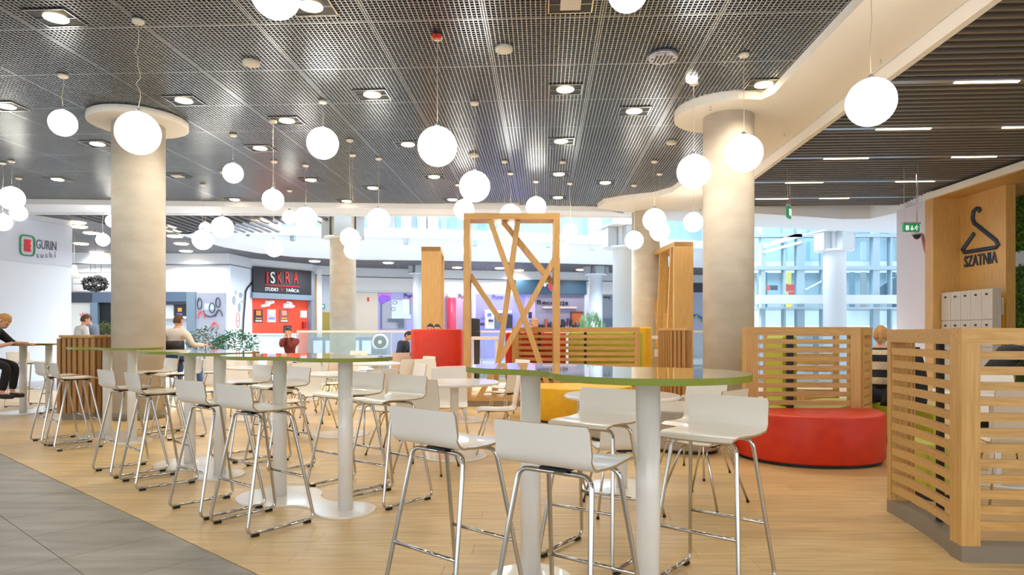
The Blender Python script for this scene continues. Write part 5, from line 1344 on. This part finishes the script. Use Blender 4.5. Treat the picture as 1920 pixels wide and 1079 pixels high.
# what they sit on
def block(label, x, y, h, mt, w_=.42):
    t = thing('seat_block', label, 'stool', (x, y, 0)); MB().lathe([(w_/2, 0), (w_/2, h-.03), (w_/2-.03, h)], 28).build('seat', mt, t); MB().lathe([(w_/2-.02, -.0), (w_/2+.004, .04)], 28).build('base', BLACK, t); return t
block('stool under the person in the white shirt behind the slatted counter', at(144, 0, d1).x, d1, .86, WHITE, .36)
block('stool under the person in the grey sweatshirt behind the slatted counter', at(178, 0, d1+.9).x, d1+.9, .90, WHITE, .36)
block('seat under the man in burgundy', at(545, 0, 15.6).x, 15.6, .56, WHITE); block('seat under the small person in a dark jacket', at(747, 0, 16.4).x, 16.4, .52, WHITE)
block('seat under the charcoal-clad person at the right edge', 6.42, 8.9, .62, BLACK); block('seat under the left person behind the red seat', at(805, 0, 13.7).x, 13.9, .6, RED, .3)
block('seat under the right person behind the red seat', at(820, 0, 14.5).x, 14.5, .6, RED, .3); block('seat under the fair-haired person behind the low screen', at(1001, 0, 13.9).x, 13.9, .72, WHITE)
# black chair of the man in cream
t = thing('black_chair', 'black bar chair with a curved back under the man in the cream sweater', 'bar chair', (at(328, 0, 12.2).x, 12.15, 0), yaw(.15, 1))
MB().prism(ellipse(0, 0, .22, .2, 28), .72, .76).build('seat', BLACK, t)
MB().ribbon([(-.24, -.05), (-.22, -.18), (0, -.26), (.22, -.18), (.24, -.05)], .03, .92, 1.14, smooth=True).build('back_rest', BLACK, t)
for sx in (-1, 1):
    for sy in (-1, 1): MB().tube([(sx*.15, sy*.13, .73), (sx*.22, sy*.2, 0)], .011, 8).build('leg', CHROME, t)
    MB().tube([(sx*.17, -.1, .74), (sx*.22, -.17, .95)], .011, 8).build('back_support', CHROME, t)
# black coat on the bench beside the woman
t = thing('black_coat', 'black coat heaped against the booth screen beside the striped woman', 'coat', (4.40, 7.42, .462))
m = MB(); vs = []; fs = []; nu, nv = 18, 10
for j in range(nv+1):
    zz_ = j/nv
    for i in range(nu):
        a = 2*PI*i/nu; r_ = (1-.72*zz_**1.5)*(1+.08*math.sin(3*a+zz_*4)); vs.append((.25*r_*math.cos(a)+.10*zz_, .13*r_*math.sin(a), .001+zz_*.66))
for j in range(nv):
    for i in range(nu): fs.append((j*nu+i, j*nu+(i+1) % nu, (j+1)*nu+(i+1) % nu, (j+1)*nu+i))
fs += [tuple(range(nu-1, -1, -1)), tuple(nv*nu+i for i in range(nu))]
m.add(vs, fs, True); m.build('cloth', pm('coat_black', (20, 18, 20), .8), t)
MB().box((-.19, -.12, .25), (.05, .03, .1)).build('red_trim', RED, t)
# table with tray before the man in burgundy, papers on the left table
x_ = at(560, 0, 14.9).x
t = thing('tray', 'yellow-green tray on the table before the man in burgundy', 'tray', (x_, 14.9, .778))
MB().prism(smooth([(-.28, -.18), (.28, -.18), (.28, .18), (-.28, .18)], 2), 0, .02).build('base', pm('tray_yellow', (206, 210, 50), .4), t)
MB().ribbon(smooth([(-.28, -.18), (.28, -.18), (.28, .18), (-.28, .18)], 2), .015, .02, .04).build('rim', pm('tray_rim', (206, 210, 50), .4), t)
ptable(x_, 14.9, 'round white table under the yellow-green tray')
t = thing('paper_sheets', 'pale sheets lying on the bar table at the left edge', 'paper', (-7.55, 10.55, 1.111))
MB().box((0, 0, .003), (.42, .28, .006), .2).build('sheet', WHITE, t); MB().box((-.25, -.12, .004), (.24, .18, .008), .5).build('tablet', SLATE, t)
